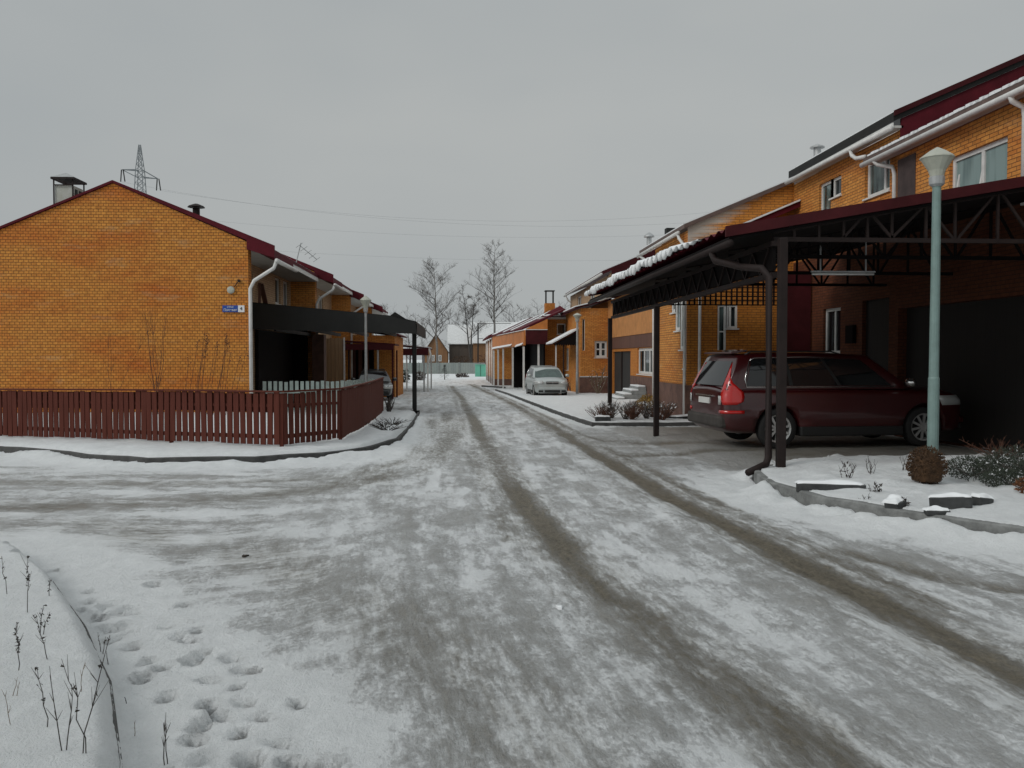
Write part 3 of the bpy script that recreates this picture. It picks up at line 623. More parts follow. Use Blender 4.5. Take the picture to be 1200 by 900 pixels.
# lamp and address plate on the gable
t = thing('wall_lamp', (-6.15, 23.4, 3.4), 'round white lamp fixed high on the orange gable', 'lamp')
mb = MB(); mb.lathe([(.02, -.06), (.08, -.055), (.10, -.04), (.10, -.015), (.04, 0)], (-6.15, 23.38, 3.41), 18, axis='y', cap=True); mb.build('lamp_glass', 'lamp_shade', t, smooth=True)
mb = MB(); mb.bar((-6.06, 23.37, 3.50), (-5.95, 23.35, 3.64), .018); mb.box(-5.97, -5.90, 23.33, 23.38, 3.62, 3.69); mb.build('bracket', 'brown', t)
t = thing('address_sign', (-6.09, 23.4, 2.9), 'small blue address plate with a white number square on the gable', 'sign')
mb = MB(); mb.box(-6.38, -5.97, 23.36, 23.385, 2.82, 3.0); mb.build('name_plate', 'sign_blue', t)
mb = MB(); mb.box(-5.967, -5.80, 23.36, 23.385, 2.82, 3.0); mb.build('number_plate', 'sign_white', t)
def text(body, size, loc, rot, m, parent, align='CENTER'):
    cu = bpy.data.curves.new('txt', 'FONT'); cu.body = body; cu.size = size; cu.align_x = align; cu.align_y = 'CENTER'; cu.extrude = .002
    o = bpy.data.objects.new('txt', cu); col.objects.link(o); o.location = loc; o.rotation_euler = rot
    dg = bpy.context.evaluated_depsgraph_get(); me_ = bpy.data.meshes.new_from_object(o.evaluated_get(dg)); bpy.context.view_layer.update()
    me_.transform(o.matrix_world); b = BASE.get(parent.name, (0, 0, 0)); me_.transform(Matrix.Translation((-b[0], -b[1], -b[2])))
    bpy.data.objects.remove(o); bpy.data.curves.remove(cu); me_.materials.clear(); me_.materials.append(M[m])
    r = bpy.data.objects.new('lettering', me_); col.objects.link(r); r.parent = parent; return r
text('улица', .06, (-6.17, 23.352, 2.96), (R(90), 0, 0), 'sign_white', t)
text('Полевая', .085, (-6.17, 23.352, 2.875), (R(90), 0, 0), 'sign_white', t)
text('4', .13, (-5.885, 23.352, 2.91), (R(90), 0, 0), 'ink', t)

# red picket fence around the corner garden
FL = [(-13.2, 19.1), (-9.05, 17.3), (-5.22, 15.7), (-3.05, 14.7), (-2.27, 16.2), (-2.23, 19.5), (-2.30, 23), (-2.45, 26.8)]
t = thing('picket_fence', (-3.33, 16.15, gz(16)), 'dark red picket fence round the corner garden in front of the gable', 'fence')
TOP = lambda x, y: 1.02 - .004 * (y - 15) - (.03 if x < -6 else 0)
for i, ((ax, ay), (bx, by)) in enumerate(zip(FL[:-1], FL[1:])):
    l = math.hypot(bx - ax, by - ay); ux, uy = (bx - ax) / l, (by - ay) / l; nxx, nyy = uy, -ux
    if ny and (nxx * (0 - ax) + nyy * (0 - ay)) < 0: nxx, nyy = -nxx, -nyy
    mb = MB(); pw = .105
    sp = .1275 if ax < -5.4 else (.138 if i < 3 else (.15 if i == 3 else .112))
    n = int(l / sp)
    for q in range(n):
        d = (q + .5) * l / n; x, y = ax + ux * d, ay + uy * d; zb = gh(x, y) + .03; zt = TOP(x, y) - .025 + random.uniform(-.02, .016); tl = random.uniform(-.016, .016)
        mb.bar((x + nxx * .03, y + nyy * .03, zb), (x + nxx * .03 + ux * tl, y + nyy * .03 + uy * tl, zt), pw + random.uniform(-.006, .006) if i < 4 else .108, .02, up=(nxx, nyy, 0))
    mb.build('picket_panel', 'fence_red', t)
    z0 = gh(ax, ay); z1 = gh(bx, by)
    for hh in (.17, .70):
        rb = MB(); rb.bar((ax, ay, z0 + hh), (bx, by, z1 + hh), .04, .07 if hh < .5 else .05); rb.build('rail', 'fence_red', t)
    rb = MB(); o_ = .3
    # broad board nailed across the upper third
    mid = [(ax, ay), (bx, by)]
    if i < 4:
        rb.add([(ax - nxx * .0, ay - nyy * .0, TOP(ax, ay) - .36), (bx, by, TOP(bx, by) - .36), (bx, by, TOP(bx, by) - .04), (ax, ay, TOP(ax, ay) - .04),
                (ax - nxx * .02, ay - nyy * .02, TOP(ax, ay) - .36), (bx - nxx * .02, by - nyy * .02, TOP(bx, by) - .36), (bx - nxx * .02, by - nyy * .02, TOP(bx, by) - .04), (ax - nxx * .02, ay - nyy * .02, TOP(ax, ay) - .04)],
               [(0, 1, 2, 3), (7, 6, 5, 4), (0, 1, 5, 4), (3, 2, 6, 7), (0, 3, 7, 4), (1, 2, 6, 5)])
        if i < 3: rb.build('cross_board', 'fence_red', t)
    pb = MB(); pb.box(ax - .03, ax + .03, ay - .01, ay + .05, z0 - .1, TOP(ax, ay) - .03); pb.build('post', 'fence_red', t)
    cb = MB(); cb.bar((ax + nxx * .03, ay + nyy * .03, TOP(ax, ay)), (bx + nxx * .03, by + nyy * .03, TOP(bx, by)), .07, .03); cb.build('top_rail', 'fence_red', t)
# pale picket fence behind it
t = thing('picket_fence', (-4.2, 24, gz(24)), 'pale grey green picket fence showing just above the red one', 'fence')
PF = [(-5.55, 24.2), (-4.4, 24.4), (-3.35, 24.9), (-2.72, 27.3)]
for i, ((ax, ay), (bx, by)) in enumerate(zip(PF[:-1], PF[1:])):
    l = math.hypot(bx - ax, by - ay); n = int(l / .145); mb = MB()
    for q in range(n):
        f = (q + .5) / n; x, y = ax + (bx - ax) * f, ay + (by - ay) * f; mb.bar((x, y, gh(x, y) - .02), (x, y, .93 - .0 * f + random.uniform(-.02, .02)), .095, .02, up=((by - ay), -(bx - ax), 0))
    mb.build('picket_panel', 'pale_fence', t)
    for zz in (.15, .62): rb = MB(); rb.bar((ax, ay + .03, zz), (bx, by + .03, zz), .035, .06); rb.build('rail', 'pale_fence', t)

# black carport against the terrace
t = thing('carport', (-4.0, 27.5, gz(29)), 'black carport with a deep flat fascia beside the brick gable', 'carport')
mb = MB(); mb.prism([(-6.62, 2.50), (-1.40, 2.36), (-1.46, 2.74), (-2.2, 2.92), (-6.62, 3.34)], 'y', 27.5, 27.56); mb.build('fascia', 'charcoal', t)
mb = MB(); mb.prism([(-6.62, 3.36), (-2.2, 2.94), (-1.42, 2.76), (-1.42, 2.70), (-2.2, 2.88), (-6.62, 3.30)], 'y', 27.57, 34.5); rf = mb.build('roof', 'black', t)
mb = MB(); mb.box(-1.46, -1.40, 27.57, 34.5, 2.36, 2.69); mb.build('side_fascia', 'black', t)
mb = MB(); mb.prism([(-2.25, 2.94), (-2.1, 3.06), (-1.75, 2.84)], 'y', 27.52, 27.9); mb.build('ridge_flashing', 'black', t)
for x, y in ((-1.50, 28.0), (-1.78, 32.6)):
    mb = MB(); mb.box(x - .06, x + .06, y - .06, y + .06, gh(x, y) - .1, 2.62); mb.build('post', 'black', t)
for x in (-5.9, -4.8, -3.7, -2.6):
    mb = MB(); mb.bar((x, 27.6, 2.5), (x, 34.4, 2.5), .08, .12); mb.build('beam', 'black', t)
mb = MB(); mb.box(-2.25, -1.35, 27.85, 28.15, gh(-1.8, 28) - .05, gh(-1.8, 28) + .06); mb.build('base_plate', 'brown_deep', t)
mb = MB(); mb.box(-6.55, -5.95, 33.6, 33.7, gz(34) - .2, 2.9); mb.build('rear_screen', 'brown_deep', t)
mb = MB(); mb.box(-6.6, -6.52, 28, 34, gz(30) - .2, 2.5); mb.build('house_side_shade', 'brown_deep', t)  # near-black sheet over the house wall, standing in for its shade
mb = MB(); mb.box(-5.75, -5.3, 33.5, 34.1, gz(34) - .2, 2.5); mb.build('pier', 'plinth', t)
t = thing('plank_screen', (-5.4, 36, gz(36)), 'tall weathered pale plank screen at the end of the black carport', 'screen')
mb = MB()
for q in range(8):
    x = -6.0 + q * .137; mb.box(x, x + .131, 36.0 + .008 * (q % 3), 36.025 + .008 * (q % 3), gz(36) - .05, 2.42 - .02 * (q % 2))
mb.build('plank_panel', 'plank_beige', t)
mb = MB(); mb.box(-4.89, -4.83, 35.97, 36.03, gz(36) - .05, 2.44); mb.build('post', 'white', t)
mb = MB(); mb.bar((-6.0, 36.07, .5), (-4.9, 36.07, .5), .04, .08); mb.bar((-6.0, 36.07, 1.9), (-4.9, 36.07, 1.9), .04, .08); mb.build('rail', 'grey_wood', t)
# two boards leaning on the carport roof
t = thing('leaning_boards', (-6.4, 28.4, 3.3), 'pair of dark boards leaning like a trestle above the black carport', 'boards')
mb = MB(); mb.bar((-6.5, 28.1, 3.32), (-6.58, 28.55, 4.05), .09, .04); mb.build('board', 'brown_panel', t)
mb = MB(); mb.bar((-6.5, 29.1, 3.32), (-6.56, 28.62, 4.03), .16, .04); mb.build('board', 'brown_panel', t)

# maroon carport further on
t = thing('carport', (-4.8, 44.0, gz(44)), 'maroon carport in front of the third terrace house', 'carport')
mb = MB(); mb.box(-6.4, -3.35, 43.0, 43.08, 1.98, 2.28); mb.build('fascia', 'maroon_dark', t)
mb = MB(); mb.slab([(-6.4, 43.09, 2.5), (-6.4, 46.2, 2.5), (-3.3, 46.2, 2.3), (-3.3, 43.09, 2.3)], .08); mb.build('roof', 'maroon_dark', t)
for x, y, m_ in ((-3.42, 43.2, 'maroon_dark'), (-4.15, 43.2, 'galv'), (-5.6, 43.2, 'brown'), (-3.42, 46, 'maroon_dark')):
    mb = MB(); mb.box(x - .04, x + .04, y - .04, y + .04, gz(43) - .1, 1.985); mb.build('post', m_, t)
mb = MB(); mb.box(-6.4, -4.6, 45.6, 45.7, gz(45) - .1, 2.25); mb.build('rear_screen', 'brown_deep', t)
for x in (-6.1, -5.75, -5.4, -5.05):
    mb = MB(); mb.box(x, x + .2, 45.5, 45.56, gz(45), 2.2); mb.build('screen_board', 'brown_panel', t)
t = thing('carport', (-3.4, 60, gz(60)), 'low maroon carport with white posts farthest along the terrace', 'carport')
mb = MB(); mb.box(-5.6, -2.15, 57.0, 57.1, 1.75, 2.2); mb.build('fascia', 'maroon_dark', t)
mb = MB(); mb.slab([(-5.6, 57.12, 2.6), (-5.6, 64, 2.6), (-2.1, 64, 2.25), (-2.1, 57.12, 2.25)], .08); rf = mb.build('roof', 'maroon_dark', t)
mb = MB(); mb.slab([(-5.5, 57.2, 2.66), (-5.5, 63.9, 2.66), (-2.15, 63.9, 2.32), (-2.15, 57.2, 2.32)], .06); mb.build('roof_snow', 'snow', rf)
for x, y, m_ in ((-2.2, 57.2, 'white'), (-2.45, 57.2, 'galv'), (-3.6, 57.2, 'white'), (-2.2, 63.8, 'white'), (-5.5, 57.2, 'brown')):
    mb = MB(); mb.box(x - .05, x + .05, y - .05, y + .05, gz(60) - .1, 1.76); mb.build('post', m_, t)
mb = MB(); mb.tube([(-2.1, 57, 2.2), (-2.0, 57, 1.8), (-2.1, 57, 1.5), (-2.15, 57, 1.2)], .06, 6); mb.build('drainpipe', 'white', t)
# ------------------------------------------------------------------ right row of houses
SL = .42
# A: nearest house, lower roof
XA = 9.65
hA = thing('brick_house', (XA, 14, -.1), 'nearest brick house, with a wide tilted open window above the big carport', 'house', 'brick terrace houses behind the big carport')
holes = [(14.65, 16.44, 4.05, 5.53), (11.0, 18.35, -.1, 2.68)]
mb = MB(); wall(mb, 'x', XA, -1, 8.5, 18.48, 4.36, 6.06, [(14.65, 16.44, 4.4, 5.53)], .25); mb.build('upper_wall', 'brick_street', hA)
mb = MB(); wall(mb, 'x', XA, -1, 8.5, 18.48, -.2, 4.36, holes[1:], .25); mb.build('ground_floor_wall', 'brick_red_shade', hA)
w = window(hA, 'x', XA, -1, 14.65, 16.44, 4.4, 5.53, mull=(.46,), pane='glass_curtain_sky', fw=.085)
sb = MB()   # sash tilted inwards at the top
for p, q in (((XA + .02, 15.52, 4.48), (XA + .17, 15.52, 5.42)), ((XA + .02, 16.28, 4.48), (XA + .17, 16.28, 5.42)), ((XA + .02, 15.52, 4.48), (XA + .02, 16.28, 4.48)), ((XA + .17, 15.52, 5.42), (XA + .17, 16.28, 5.42))): sb.bar(p, q, .055)
sb.build('tilted_sash', 'white', w)
mb = MB(); mb.box(XA + .20, XA + .25, 11.0, 18.35, -.1, 2.68); mb.build('garage_door', 'door_dark', hA)
mb = MB(); mb.box(XA - .015, XA + .1, 17.7, 18.44, 4.3, 5.95); mb.build('cladding_panel', 'patch_dark', hA)
mb = MB(); mb.slab([(9.36, 8.3, 6.22), (9.36, 18.47, 6.22), (14.6, 18.47, 8.3), (14.6, 8.3, 8.3)], .1); r = mb.build('roof', 'roof_brown', hA)
mb = MB(); mb.slab([(9.36, 18.48, 6.22), (9.36, 19.5, 6.22), (9.70, 19.5, 6.35), (9.70, 18.48, 6.35)], .1); mb.build('eave_end', 'roof_brown', r)
s = MB(); n = 60
for i in range(n):
    y = 8.4 + i * (19.3 - 8.4) / n; hh = .025 + .03 * abs(math.sin(i * 1.7)); s.slab([(9.35, y, 6.23 + hh), (9.35, y + .13 + .05 * math.sin(i), 6.23 + hh), (9.62, y + .13, 6.333 + hh), (9.62, y, 6.333 + hh)], hh + .005)
s.build('roof_snow', 'snow', r)
mb = MB(); mb.box(9.40, 9.64, 8.4, 19.45, 6.07, 6.115); mb.build('soffit', 'soffit', r)
mb = MB(); mb.tube([(9.33, 8.3, 6.05), (9.33, 19.5, 6.07)], .06, 10); mb.build('gutter', 'white', r, smooth=True)
pipe(hA, [(9.33, 18.9, 6.04), (9.38, 18.85, 5.95), (9.64, 18.68, 5.86), (9.68, 18.65, 5.7), (9.68, 18.65, 4.2)], .05)
pipe(hA, [(9.33, 14.1, 6.04), (9.36, 14.1, 5.95), (9.56, 14.1, 5.86), (9.59, 14.1, 5.7), (9.59, 14.1, 4.2)], .05)
# B: taller house with the red clad gable above A's roof
XB = 9.75
hB = thing('brick_house', (XB, 21.5, -.2), 'brick house with a maroon sheet metal gable standing above its neighbour', 'house', 'brick terrace houses behind the big carport')
holes = [(21.49, 22.1, 5.79, 6.30), (22.1, 22.85, 5.2, 6.30), (19.0, 20.19, 5.42, 6.28), (21.44, 22.48, 1.7, 2.9), (18.95, 20.25, 0, 2.98)]
mb = MB(); wall(mb, 'x', XB, -1, 18.49, 24.6, 4.36, 6.655, holes[:3], .2); mb.build('upper_wall', 'brick_street', hB)
mb = MB(); wall(mb, 'x', XB, -1, 18.49, 24.6, -.3, 4.36, holes[3:], .2); mb.build('ground_floor_wall', 'brick_red_shade', hB)
window(hB, 'x', XB, -1, 22.1, 22.85, 5.2, 6.30, pane='glass', sill=False); window(hB, 'x', XB, -1, 21.49, 22.095, 5.79, 6.30, pane='glass_dark')
window(hB, 'x', XB, -1, 19.0, 20.19, 5.42, 6.28, mull=(.3,), pane='glass', fw=.085)
window(hB, 'x', XB, -1, 21.44, 22.48, 1.7, 2.9, mull=(.45,), pane='glass_dark', fw=.08)
mb = MB(); mb.box(XB + .1, XB + .16, 18.95, 20.25, 0, 2.98); d_ = mb.build('door', 'door_dark', hB)
mb = MB(); mb.tube([(XB + .06, 20.1, 1.35), (XB + .06, 20.1, 1.5)], .015, 6); mb.build('handle', 'galv', d_)
mb = MB(); mb.box(XB - .1, XB - .005, 20.55, 20.95, 1.95, 2.4); mb.build('meter_box', 'brown_deep', hB)
mb = MB(); mb.prism([(9.7, 6.1), (9.7, 6.87), (14.9, 9.15), (14.9, 6.1)], 'y', 18.42, 18.475); mb.build('gable_cladding', 'maroon', hB)
mb = MB(); mb.slab([(9.5, 18.38, 6.99), (9.5, 24.4, 6.99), (15, 24.4, 9.40), (15, 18.38, 9.40)], .2); r = mb.build('roof', 'black', hB)
mb = MB(); mb.slab([(9.5, 18.34, 7.02), (9.5, 18.375, 7.02), (15, 18.375, 9.43), (15, 18.34, 9.43)], .12); mb.build('verge_board', 'maroon_dark', r)
mb = MB(); mb.slab([(9.6, 18.6, 7.075), (9.6, 24.3, 7.075), (15, 24.3, 9.44), (15, 18.6, 9.44)], .036); mb.build('roof_snow', 'snow', r)
mb = MB(); mb.box(9.52, 9.745, 18.42, 24.3, 6.66, 6.71); mb.build('soffit', 'soffit', r)
mb = MB(); mb.box(9.49, 9.515, 18.4, 24.3, 6.66, 6.765); mb.build('fascia_board', 'white', r)
mb = MB(); mb.tube([(9.43, 18.35, 6.63), (9.43, 24.4, 6.66)], .055, 10); mb.build('gutter', 'white', r, smooth=True)
pipe(hB, [(9.43, 20.3, 6.62), (9.44, 20.25, 6.48), (9.46, 20.05, 6.36), (9.46, 19.6, 6.30)], .05)
for yv, xv in ((23.0, 9.75),):
    mb = MB(); mb.lathe([(.10, 0), (.10, .4)], (xv, yv, 6.93), 10, cap=True); mb.lathe([(.2, .40), (.2, .43), (.05, .5)], (xv, yv, 6.93), 10, cap=True); mb.build('roof_vent', 'galv' if yv > 21 else 'black', hB)
# C: house that steps out to the road, frosted gable and stair windows round its corner
XC = 6.6; YC = 24.6; XD_ = 8.5
hC = thing('brick_house', (8, YC, -.3), 'brick house with white bloom on its gable and stepped stair windows round its corner', 'house', 'brick terrace houses behind the big carport')
mb = MB(); hg = [(7.50, 7.76, 1.72, 3.14), (7.76, 8.09, 2.46, 3.14)]
wall(mb, 'y', YC, -1, XC, XB, -.4, 4.2, hg, .16)
mb.quad((XC, YC, 4.2), (XB, YC, 4.2), (XB, YC, 6.83), (XC, YC, 5.45)); mb.build('gable_wall', 'brick_frost', hC)
window(hC, 'y', YC, -1, 7.50, 7.756, 1.72, 3.14, bars=(.45,), fw=.06, rec=.06); window(hC, 'y', YC, -1, 7.764, 8.09, 2.46, 3.14, fw=.06, rec=.06, mull=(.35,), pane='glass_dark')
hs = [(26.02, 26.5, 3.0, 3.35), (25.42, 26.02, 2.42, 3.35), (24.95, 25.42, 1.84, 3.35), (24.70, 24.95, 1.28, 3.35)]
mb = MB(); wall(mb, 'x', XC, -1, YC, 28.75, .80, 5.30, hs, .16); mb.quad((XC, 28.75, .8), (XD_, 28.75, .8), (XD_, 28.75, 6.1), (XC, 28.75, 5.3)); mb.build('street_wall', 'brick_street', hC)
for a, b, e, f in hs: window(hC, 'x', XC, -1, a + .005, b - .005, e, f, fw=.10, rec=.05)
mb = MB(); mb.box(XC - .06, XC + .2, YC - .06, 28.8, -.6, .795); mb.box(XC + .2, XB, YC - .06, YC + .1, -.6, .795); mb.build('plinth', 'plinth', hC)
mb = MB(); mb.slab([(6.46, YC - .12, 5.46), (6.46, 30.7, 5.46), (15, 30.7, 9.05), (15, YC - .12, 9.05)], .12); r = mb.build('roof', 'roof_brown', hC)
mb = MB(); mb.slab([(6.5, YC + .2, 5.52), (6.5, 30.6, 5.52), (15, 30.6, 9.09), (15, YC + .2, 9.09)], .036); mb.build('roof_snow', 'snow', r)
mb = MB(); mb.tube([(6.40, YC + .3, 5.27), (6.40, 30.7, 5.25)], .06, 8); mb.build('gutter', 'white', r, smooth=True)
pipe(hC, [(6.40, YC + .4, 5.26), (6.42, YC + .3, 5.1), (6.50, YC + .1, 4.9), (6.54, YC + .06, 4.7), (6.54, YC + .06, -.3)], .045)
pipe(hC, [(6.95, YC - .07, 4.0), (6.95, YC - .07, -.3)], .045)
pipe(hC, [(6.40, 30.4, 5.24), (6.42, 29.5, 5.0), (6.53, 28.7, 4.8), (6.54, 28.65, -.3)], .045)
mb = MB(); mb.slab([(7.3, 24.1, 5.06), (7.3, YC - .01, 5.06), (9.74, YC - .01, 6.09), (9.74, 24.1, 6.09)], .16); lt = mb.build('lean_to_roof', 'maroon', hC)
mb = MB(); mb.slab([(7.25, 24.05, 5.10), (7.25, YC - .02, 5.10), (9.72, YC - .02, 6.14), (9.72, 24.05, 6.14)], .05); mb.build('roof_snow', 'snow', lt)
mb = MB(); mb.lathe([(.09, 0), (.09, .5)], (6.75, 30.4, 5.4), 10, cap=True); mb.lathe([(.2, .52), (.17, .58), (.03, .68)], (6.75, 30.4, 5.4), 10, cap=True); mb.build('roof_vent', 'galv', hC)
mb = MB(); mb.box(6.9, 7.2, 28.4, 28.7, 5.6, 5.95); mb.build('roof_vent', 'black', hC)
# D: recessed garage front
XD = 8.5
hD = thing('brick_house', (XD, 43, gz(43)), 'house with a recessed dark grey garage door and three light window by the steps', 'house', 'brick terrace houses behind the big carport')
mb = MB(); wall(mb, 'x', XD, -1, 30.6, 48.6, -.9, 2.08, [(42.4, 47.4, -.5, 1.93), (37.2, 40.72, .82, 2.04)], .2); mb.build('street_wall', 'brick_smooth', hD)
mb = MB(); mb.box(XD - .05, XD + .2, 30.6, 48.58, 2.085, 2.70); mb.build('brown_band', 'brown_panel', hD)
mb = MB(); mb.box(XD - .08, XD + .2, 30.6, 48.58, 2.705, 4.84); mb.build('stucco_band', 'stucco', hD)
window(hD, 'x', XD, -1, 37.2, 40.72, .82, 2.04, mull=(.33, .66), fw=.13, pane='glass_dark')
mb = MB(); mb.box(XD + .1, XD + .16, 42.4, 47.4, -.6, 1.93); g_ = mb.build('garage_door', 'door_grey', hD)
mb = MB(); mb.box(XD + .04, XD + .098, 45.0, 45.2, -.6, 1.93); mb.build('door_post', 'brown', g_)
mb = MB(); mb.box(XD - .03, XD + .1, 36.0, 42.3, -.8, .70); mb.build('plinth', 'plinth', hD)
mb = MB(); mb.slab([(8.0, 30.7, 4.95), (8.0, 48.5, 4.95), (9.7, 48.5, 6.35), (9.7, 30.7, 6.35)], .12); mb.slab([(9.704, 30.7, 6.35), (9.704, 48.5, 6.35), (14.5, 48.5, 8.0), (14.5, 30.7, 8.0)], .12); r = mb.build('roof', 'roof_brown', hD)
for i in range(7):
    mb = MB(); y = 31 + i * 2.4; a_ = .12 * math.sin(i * 2.1); mb.slab([(8.3 + a_, y, 5.22 + a_ * .82), (8.3 + a_, y + 1.5, 5.22 + a_ * .82), (8.75, y + 1.9, 5.60), (8.75, y - .3, 5.60)], .03)
    if i == 0: acc = mb
    else: acc.add(mb.v, mb.f)
acc.build('roof_snow', 'snow', r)
mb = MB(); mb.tube([(7.95, 30.7, 4.85), (7.95, 48.5, 4.85)], .06, 8); mb.build('gutter', 'white', r, smooth=True)
st = MB(); sn = MB()
for i in range(4):
    z0 = gz(39) - .1; z1 = gz(39) + .17 * (i + 1); x0 = 7.05 + .34 * i
    st.box(x0, 8.44, 38.2 + .1 * i, 40.6 - .05 * i, z0 if i == 0 else z1 - .166, z1)
    sn.box(x0 + .02, (x0 + .36) if i < 3 else 8.43, 38.23 + .1 * i, 40.57 - .05 * i, z1 + .003, z1 + .075)
so = st.build('steps', 'concrete', hD); sn.build('step_snow', 'snow', so, bevel=.025)
# E: gable end by the small square window
YE = 48.6
hE = thing('brick_house', (7.6, YE, gz(50)), 'brick house with a small square white window beside a narrow slit window', 'house', 'brick terrace houses behind the big carport')
mb = MB(); hw = [(7.66, 8.38, 1.60, 2.55), (6.95, 7.10, 2.0, 3.8)]
wall(mb, 'y', YE, -1, 6.85, XD + .4, .48, 4.42, hw, .18); mb.build('side_wall', 'brick_street', hE)
window(hE, 'y', YE, -1, 7.66, 8.38, 1.60, 2.55, mull=(.5,), bars=(.5,), fw=.12, pane='glass_dark'); window(hE, 'y', YE, -1, 6.95, 7.10, 2.0, 3.8, fw=.03, pane='glass_dark', sill=False)
mb = MB(); mb.box(6.8, XD + .4, YE - .06, YE + .2, -1.0, .475); mb.build('plinth', 'plinth', hE)
mb = MB(); mb.box(6.82, XD, YE - .10, YE - .0, .478, .53); mb.build('plinth_snow', 'snow_old', hE)
mb = MB(); wall(mb, 'x', 6.85, -1, YE, 60, -1, 4.42, [(54, 55.5, .8, 2.2)], .15); mb.build('street_wall', 'brick_street', hE); window(hE, 'x', 6.85, -1, 54, 55.5, .8, 2.2, mull=(.5,))
mb = MB(); mb.slab([(6.5, YE - .2, 4.48), (6.5, 55.6, 4.48), (8.6, 55.6, 5.0), (8.6, YE - .2, 5.0)], .1); r = mb.build('lean_to_roof', 'maroon_dark', hE)
mb = MB(); mb.slab([(6.5, YE - .25, 4.54), (6.5, 55.6, 4.54), (8.58, 55.6, 5.05), (8.58, YE - .25, 5.05)], .06); mb.build('roof_snow', 'snow', r)
mb = MB(); wall(mb, 'x', XD, -1, YE, 66, 4.3, 6.35, [(54, 56, 5.0, 6.0), (60, 62, 5.0, 6.0)], .15); mb.quad((XD, YE, 5), (12, YE, 5), (12, YE, 8.3), (XD, YE, 6.4)); mb.build('upper_wall', 'brick_pale', hE)
for y in (54, 60): window(hE, 'x', XD, -1, y, y + 2, 5.0, 6.0, mull=(.5,), pane='glass_dark')
mb = MB(); mb.slab([(8.1, YE - .1, 6.55), (8.1, 66, 6.55), (14, 66, 9.0), (14, YE - .1, 9.0)], .18); r = mb.build('roof', 'maroon_dark', hE)
mb = MB(); mb.slab([(8.15, YE, 6.62), (8.15, 65.9, 6.62), (14, 65.9, 9.05), (14, YE, 9.05)], .06); mb.build('roof_snow', 'snow', r)
mb = MB(); mb.tube([(8.02, YE - .1, 6.36), (8.02, 66, 6.36)], .08, 8); mb.build('gutter', 'white', r, smooth=True)
mb = MB(); mb.prism([(8.6, 5.0), (8.6, 6.60), (14, 8.83), (14, 5.0)], 'y', YE - .16, YE - .11); mb.build('gable_cladding', 'maroon_dark', hE)
pipe(hE, [(8.02, 65.2, 6.3), (8.2, 65.2, 6.0), (8.42, 65.2, 5.8), (8.42, 65.2, 4.4)], .06)
# F: bay with small hipped roof
hF = thing('brick_house', (6.4, 55.8, gz(56)), 'brick house with a square bay under a small maroon hipped roof', 'house', 'brick terrace houses behind the big carport')
mb = MB(); wall(mb, 'y', 55.7, -1, 5.52, 7.3, -1, 4.1, [(6.29, 6.86, 3.12, 3.82)], .15); mb.build('bay_front', 'brick_street', hF)
window(hF, 'y', 55.7, -1, 6.29, 6.86, 3.12, 3.82, fw=.06, pane='glass_dark')
mb = MB(); wall(mb, 'x', 5.52, -1, 55.7, 66, -1, 4.1, [(56.4, 57.2, 2.6, 3.6)], .15); mb.build('street_wall', 'brick_street', hF)
mb = MB(); mb.box(5.2, 7.5, 55.45, 66, 4.105, 4.24); mb.build('eave', 'white', hF)
mb = MB(); mb.add([(5.25, 55.5, 4.245), (7.5, 55.5, 4.245), (7.5, 66, 4.245), (5.25, 66, 4.245), (6.6, 56.6, 5.05), (6.6, 65, 5.05)], [(0, 1, 4), (1, 2, 5, 4), (2, 3, 5), (3, 0, 4, 5), (0, 3, 2, 1)]); r = mb.build('roof', 'maroon', hF)
mb = MB(); mb.add([(5.24, 55.7, 4.29), (5.24, 65.8, 4.29), (6.0, 64.9, 4.77), (6.0, 56.5, 4.77)], [(0, 1, 2, 3)]); mb.slab([(5.4, 55.46, 4.36), (5.4, 55.9, 4.40), (6.5, 55.9, 4.52), (6.5, 55.46, 4.36)], .06); mb.build('roof_snow', 'snow', r)
mb = MB(); mb.box(6.05, 6.75, 61, 61.8, 4.3, 5.5); cm = mb.build('chimney', 'brick_smooth', hF)
mb = MB()
for x in (6.1, 6.62): mb.box(x, x + .06, 61.1, 61.16, 5.5, 6.35); mb.box(x, x + .06, 61.6, 61.66, 5.5, 6.35)
mb.box(6.04, 6.74, 61.04, 61.72, 6.355, 6.42); mb.build('chimney_cage', 'charcoal', cm)
mb = MB(); mb.box(5.48, 7.32, 55.58, 55.66, -1, .40); mb.build('plinth', 'plinth', hF)
# awning with snow in front of the bay
t = thing('awning', (6.5, 50, gz(50)), 'dark scalloped awning on thin posts under a slope of snow, behind the silver car', 'awning')
mb = MB(); mb.slab([(5.35, 49.4, 2.42), (5.35, 53, 2.42), (7.0, 53, 3.30), (7.0, 49.4, 3.30)], .06); mb.build('roof', 'maroon_dark', t)
mb = MB(); mb.slab([(5.3, 49.35, 2.51), (5.3, 53, 2.51), (7.0, 53, 3.42), (7.0, 49.35, 3.42)], .09); mb.build('awning_snow', 'snow', t)
mb = MB(); n = 12
p = [(7.0, 3.24), (5.4, 2.37)]
for i in range(n): a = 5.4 + 1.6 * i / n; b = a + 1.6 / n; p += [((a + b) / 2, 2.28), (b, 2.36)]
mb.prism(p, 'y', 49.42, 49.48); mb.build('valance', 'brown_deep', t)
for x in (5.55, 6.0):
    mb = MB(); mb.box(x - .035, x + .035, 49.6, 49.67, gz(50) - .05, 2.5); mb.build('post', 'white' if x < 5.8 else 'brown', t)
t = thing('board_fence', (7.4, 54, gz(54)), 'low maroon board fence between the bay and the grey lamp post', 'fence')
mb = MB(); mb.box(6.35, 7.35, 54.2, 54.26, -.55, .25); mb.build('board_panel', 'maroon', t)
mb = MB(); mb.box(6.3, 6.36, 54.18, 54.28, -.7, .42); mb.box(7.34, 7.40, 54.18, 54.28, -.7, .42); mb.build('post', 'brown', t)
